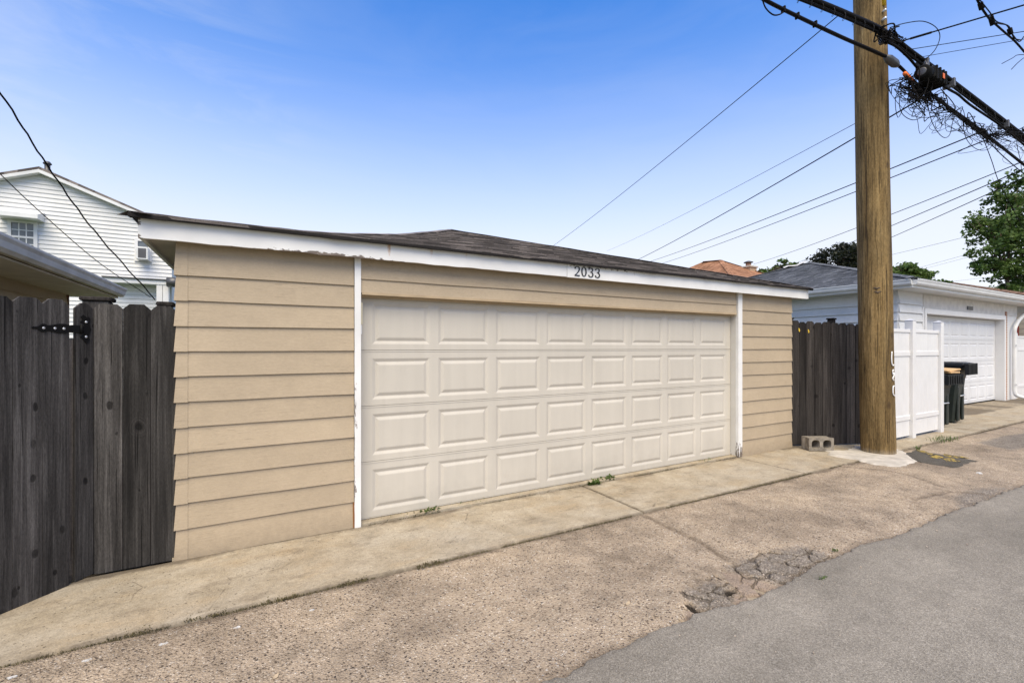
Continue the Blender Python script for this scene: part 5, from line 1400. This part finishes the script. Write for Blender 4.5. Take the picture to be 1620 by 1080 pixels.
# service drops crossing the sky to the houses behind
DR = [('thin wire climbing from beige roof to the pole top', (872, 391, 26), (1325, 26, 7.2), .008), ('faintest thin wire crossing behind the pole', (960, 397, 34), (1352, 196, 7.6), .005),
      ('thick black service wire reaching the pole from behind garage', (1000, 415, 30), (1472, 147.5, 7.35), .013), ('upper of the paired wires crossing behind the pole', (1018, 417, 36), (1557, 207, 7.9), .012),
      ('lower of the paired wires crossing behind the pole', (1040, 419, 36), (1582, 213, 8.1), .011), ('wire ending at the brown house chimney', (1192, 418, 31), (1650, 243, 8.6), .010),
      ('wire running above the purple-leaved tree', (1256, 417, 40), (1660, 250, 8.7), .012), ('wire passing over the feathery tree to the right', (1290, 424, 40), (1670, 258, 8.7), .011),
      ('low thin wire ending in the maple crown', (1410, 403, 44), (1600, 357, 30), .012), ('lower thin wire above the feathery tree', (1452, 424, 44), (1600, 382, 30), .010),
      ('lowest faint wire above the feathery tree', (1466, 424, 46), (1600, 388, 30), .008), ('faint wire just above the far brown roof', (1490, 447, 46), (1580, 436, 40), .009)]
for lb, (x0, y0, w0_), (x1, y1, w1_), r in DR:
    a, b = at(x0, y0, w=w0_), at(x1, y1, w=w1_)
    P = sagline(a, b, .12 if w0_ < 42 else .02, 28)
    # a wire seen from afar keeps its gauge; heavier drops carry three conductors
    o = MB().tube(P, r, 5).build('service_wire', M['cable'], None, loc=tuple(a)); tag(o, lb, 'wire')
# two drops at the far left
o = MB().tube([p + Vector((0, 0, .02*math.sin(i*1.9))) for i, p in enumerate(catmull([at(-120, -20, w=7), at(0, 146, w=8), at(75, 262, w=9.4), at(150, 366, w=11), at(245, 473, w=13)], 9))], .016, 6).build('service_wire', M['cable'], None, loc=tuple(at(-120, -20, w=7)))
tag(o, 'twisted black service wire sloping down across the white house', 'wire')
wire('service_wire', 'thin black wire sloping down below the twisted one at white house', [at(-120, 150, w=8), at(0, 275, w=9), at(80, 350, w=10.2), at(160, 418, w=11.6), at(238, 470, w=13)], .009)

# ------------------------------------------------------------------ weeds and litter
def weed(p, h, n, spread, seed, mat, label, group, broad=False):
    rng = random.Random(seed); mb = MB(); p = Vector(p)
    for i in range(n):
        a = rng.uniform(0, 6.283); l = h*rng.uniform(.5, 1.15); d = Vector((math.cos(a), math.sin(a), 0)); sd_ = Vector((-d.y, d.x, 0))
        b = p + Vector((rng.uniform(-1, 1)*spread, rng.uniform(-1, 1)*spread*.35, 0)); wd = (.010 if broad else .0035)*rng.uniform(.7, 1.4)
        lean = rng.uniform(.3, 1.0)
        q0, q1, q2 = b, b + d*l*.45*lean + Vector((0, 0, l*.55)), b + d*l*lean + Vector((0, 0, l*rng.uniform(.45, .95)))
        mb.add([q0-sd_*wd*.6, q0+sd_*wd*.6, q1+sd_*wd, q1-sd_*wd, q2], [(0, 1, 2, 3), (3, 2, 4)])
    o = mb.build('weed', mat, None, loc=tuple(p)); tag(o, label, 'weed', group); return o
def wp(px, py): q = at(px, py, Z=.0); return (q.x, q.y, .004)
weed(wp(940, 768), .085, 60, .07, 1, M['weed'], 'leafy green weed at the slab joint under the garage door', 'weeds along the garage door', True)
weed(wp(962, 760), .075, 40, .09, 2, M['weed'], 'spreading green weed just right of the slab joint', 'weeds along the garage door', True)
weed(wp(680, 812), .065, 50, .09, 3, M['weed'], 'bushy green weed under the left panels of the door', 'weeds along the garage door', True)
weed(wp(668, 815), .05, 30, .10, 4, M['weed_dry'], 'dry brown weed beside the bushy one under the door', 'weeds along the garage door')
weed(wp(630, 820), .045, 34, .10, 5, M['weed'], 'low grass tuft at the foot of the left door trim', 'weeds along the garage door')
weed(wp(1168, 718), .12, 26, .03, 6, M['weed'], 'green weed at the foot of the peeling right door trim', 'weeds along the garage door', True)
weed(wp(1115, 731), .06, 36, .14, 7, M['weed'], 'grass tuft under the right end of the door', 'weeds along the garage door')
weed(wp(745, 797), .05, 40, .16, 61, M['weed'], 'low grass strip under the third door panel', 'weeds along the garage door')
weed(wp(860, 778), .035, 34, .14, 62, M['weed_dry'], 'dry moss strip left of the leafy joint weed', 'weeds along the garage door')
weed(wp(1060, 744), .035, 34, .14, 63, M['weed_dry'], 'dry moss strip halfway between joint weed and right trim', 'weeds along the garage door')
weed(wp(1302, 918), .03, 24, .03, 8, M['weed'], 'tiny grass tuft at the asphalt edge by the patch', 'weeds in the alley')
weed(wp(1322, 872), .03, 16, .03, 9, M['weed'], 'tiny grass tuft above the old asphalt patch', 'weeds in the alley')
weed(wp(1492, 697), .10, 120, .35, 10, M['weed'], 'strip of green grass beside the white fence post', 'weeds in the alley')
weed(wp(1452, 712), .10, 20, .06, 12, M['weed'], 'sparse weed at the edge of the dark patch', 'weeds in the alley')
ORD = ('first', 'second', 'third', 'fourth', 'fifth')
for i, px in enumerate((205, 325, 442, 557, 680)):
    py = 1048 - (px)*.2285
    weed(wp(px, py+1), .017, 150, .10, 40+i, M['weed_dry'], 'brown moss tuft in the slab joint, %s from the wooden gate' % ORD[i], 'moss tufts in the slab joint')
rng = random.Random(77); mb = MB()
def blades(mb, x, y, z, h):
    a = rng.uniform(0, 6.283); d = Vector((math.cos(a), math.sin(a), 0)); sd_ = Vector((-d.y, d.x, 0))*.002; b = Vector((x, y, z)); q = b + d*h*.6 + Vector((0, 0, h*rng.uniform(.5, 1)))
    mb.add([b-sd_, b+sd_, q], [(0, 1, 2)])
for i in range(9000):
    x = rng.uniform(-1.6, 8)
    if noise.noise(Vector((x*1.6, 3, 0))) > -.15: blades(mb, x, YJ + rng.gauss(0, .011), 0, rng.uniform(.005, .020))
for i in range(6500):
    x = rng.uniform(.9, 6.2)
    if noise.noise(Vector((x*1.9, 8, 0))) > -.12: blades(mb, x, YF - .018 + rng.gauss(0, .010), .0, rng.uniform(.010, .035))
for i in range(250): blades(mb, 3.35 + rng.gauss(0, .008), rng.uniform(3.4, 4.3), 0, rng.uniform(.008, .02))
o = mb.build('grass', M['weed_dry']); tag(o, 'thin grass and moss growing in the concrete joints', 'grass', kind='stuff')
# loose grit along the asphalt edge and over the shoulder
mb = MB()
for i in range(2600):
    x = rng.uniform(-1.5, 8); e = edge_y(x)
    y = e + abs(rng.gauss(0, .09)) if rng.random() < .55 else rng.uniform(e, 3.3)
    if rng.random() < .12: y = e - abs(rng.gauss(0, .5))
    s = rng.uniform(.002, .0065)*(1.6 if rng.random() < .06 else 1); z = (z_agg(x, y) if y > e else .014)
    c = Vector((x, y, z + s*.5)); q = [c + Vector((rng.uniform(.6, 1)*s*sx, rng.uniform(.6, 1)*s*sy, s*sz*.7)) for sx, sy, sz in ((1, 0, 0), (-1, 0, 0), (0, 1, 0), (0, -1, 0), (0, 0, 1), (0, 0, -1))]
    mb.add(q, [(0, 2, 4), (2, 1, 4), (1, 3, 4), (3, 0, 4), (2, 0, 5), (1, 2, 5), (3, 1, 5), (0, 3, 5)])
o = mb.build('gravel', M['stone']); tag(o, 'loose grit scattered along the asphalt edge', 'gravel', kind='stuff')
for i, (px, py, an, l) in enumerate(((993, 956, .3, .05), (982, 977, 1.2, .035), (1038, 975, 2.2, .035), (1120, 1010, .9, .02), (436, 1072, .8, .04))):
    q = at(px, py, Z=0); d = Vector((math.cos(an), math.sin(an), 0)); sd_ = Vector((-d.y, d.x, 0))
    V = []
    for k in range(7):
        t = k/6-.5; wd = l*.22*math.cos(t*math.pi)+.0008; V += [d*t*l + sd_*wd + Vector((0, 0, .006+.02*t*t)), d*t*l - sd_*wd + Vector((0, 0, .002+.02*t*t))]
    o = MB().add([Vector((q.x, q.y, .004))+v for v in V], [(2*k, 2*k+1, 2*k+3, 2*k+2) for k in range(6)]).build('dry_leaf', M['deadleaf'], None, loc=(q.x, q.y, .004))
    tag(o, ('long pale dry leaf on the shoulder above the broken asphalt edge', 'curled pale leaf just below the long dry leaf', 'upright pale leaf nearest the broken asphalt patch', 'tiny pale leaf lying on the grey asphalt edge', 'brown dry leaf at the bottom of the pebbled shoulder')[i], 'leaf', 'dry leaves on the alley shoulder')
for i, (px, py) in enumerate(((18, 1072), (137, 1045), (257, 1019), (376, 992), (495, 965), (1550, 748))):
    q = at(px, py, Z=0); r_ = random.Random(i); P = []
    for k in range(14):
        a = k/14*6.283; rr = (.035 if i == 5 else .012)*r_.uniform(.25, 1.3); P.append((q.x+math.cos(a)*rr*1.6, q.y+math.sin(a)*rr*.8, z_agg(q.x, q.y)+.006))
    o = MB().extrude(P, (0, 0, -.006)).build('paint_splash', M['whitepaint'])
    tag(o, 'white paint splash beyond the dark asphalt patch' if i == 5 else 'white paint splash on the pebbled shoulder, %s from the lower left corner' % ORD[i], 'paint mark', None if i == 5 else 'white paint splashes on the shoulder')
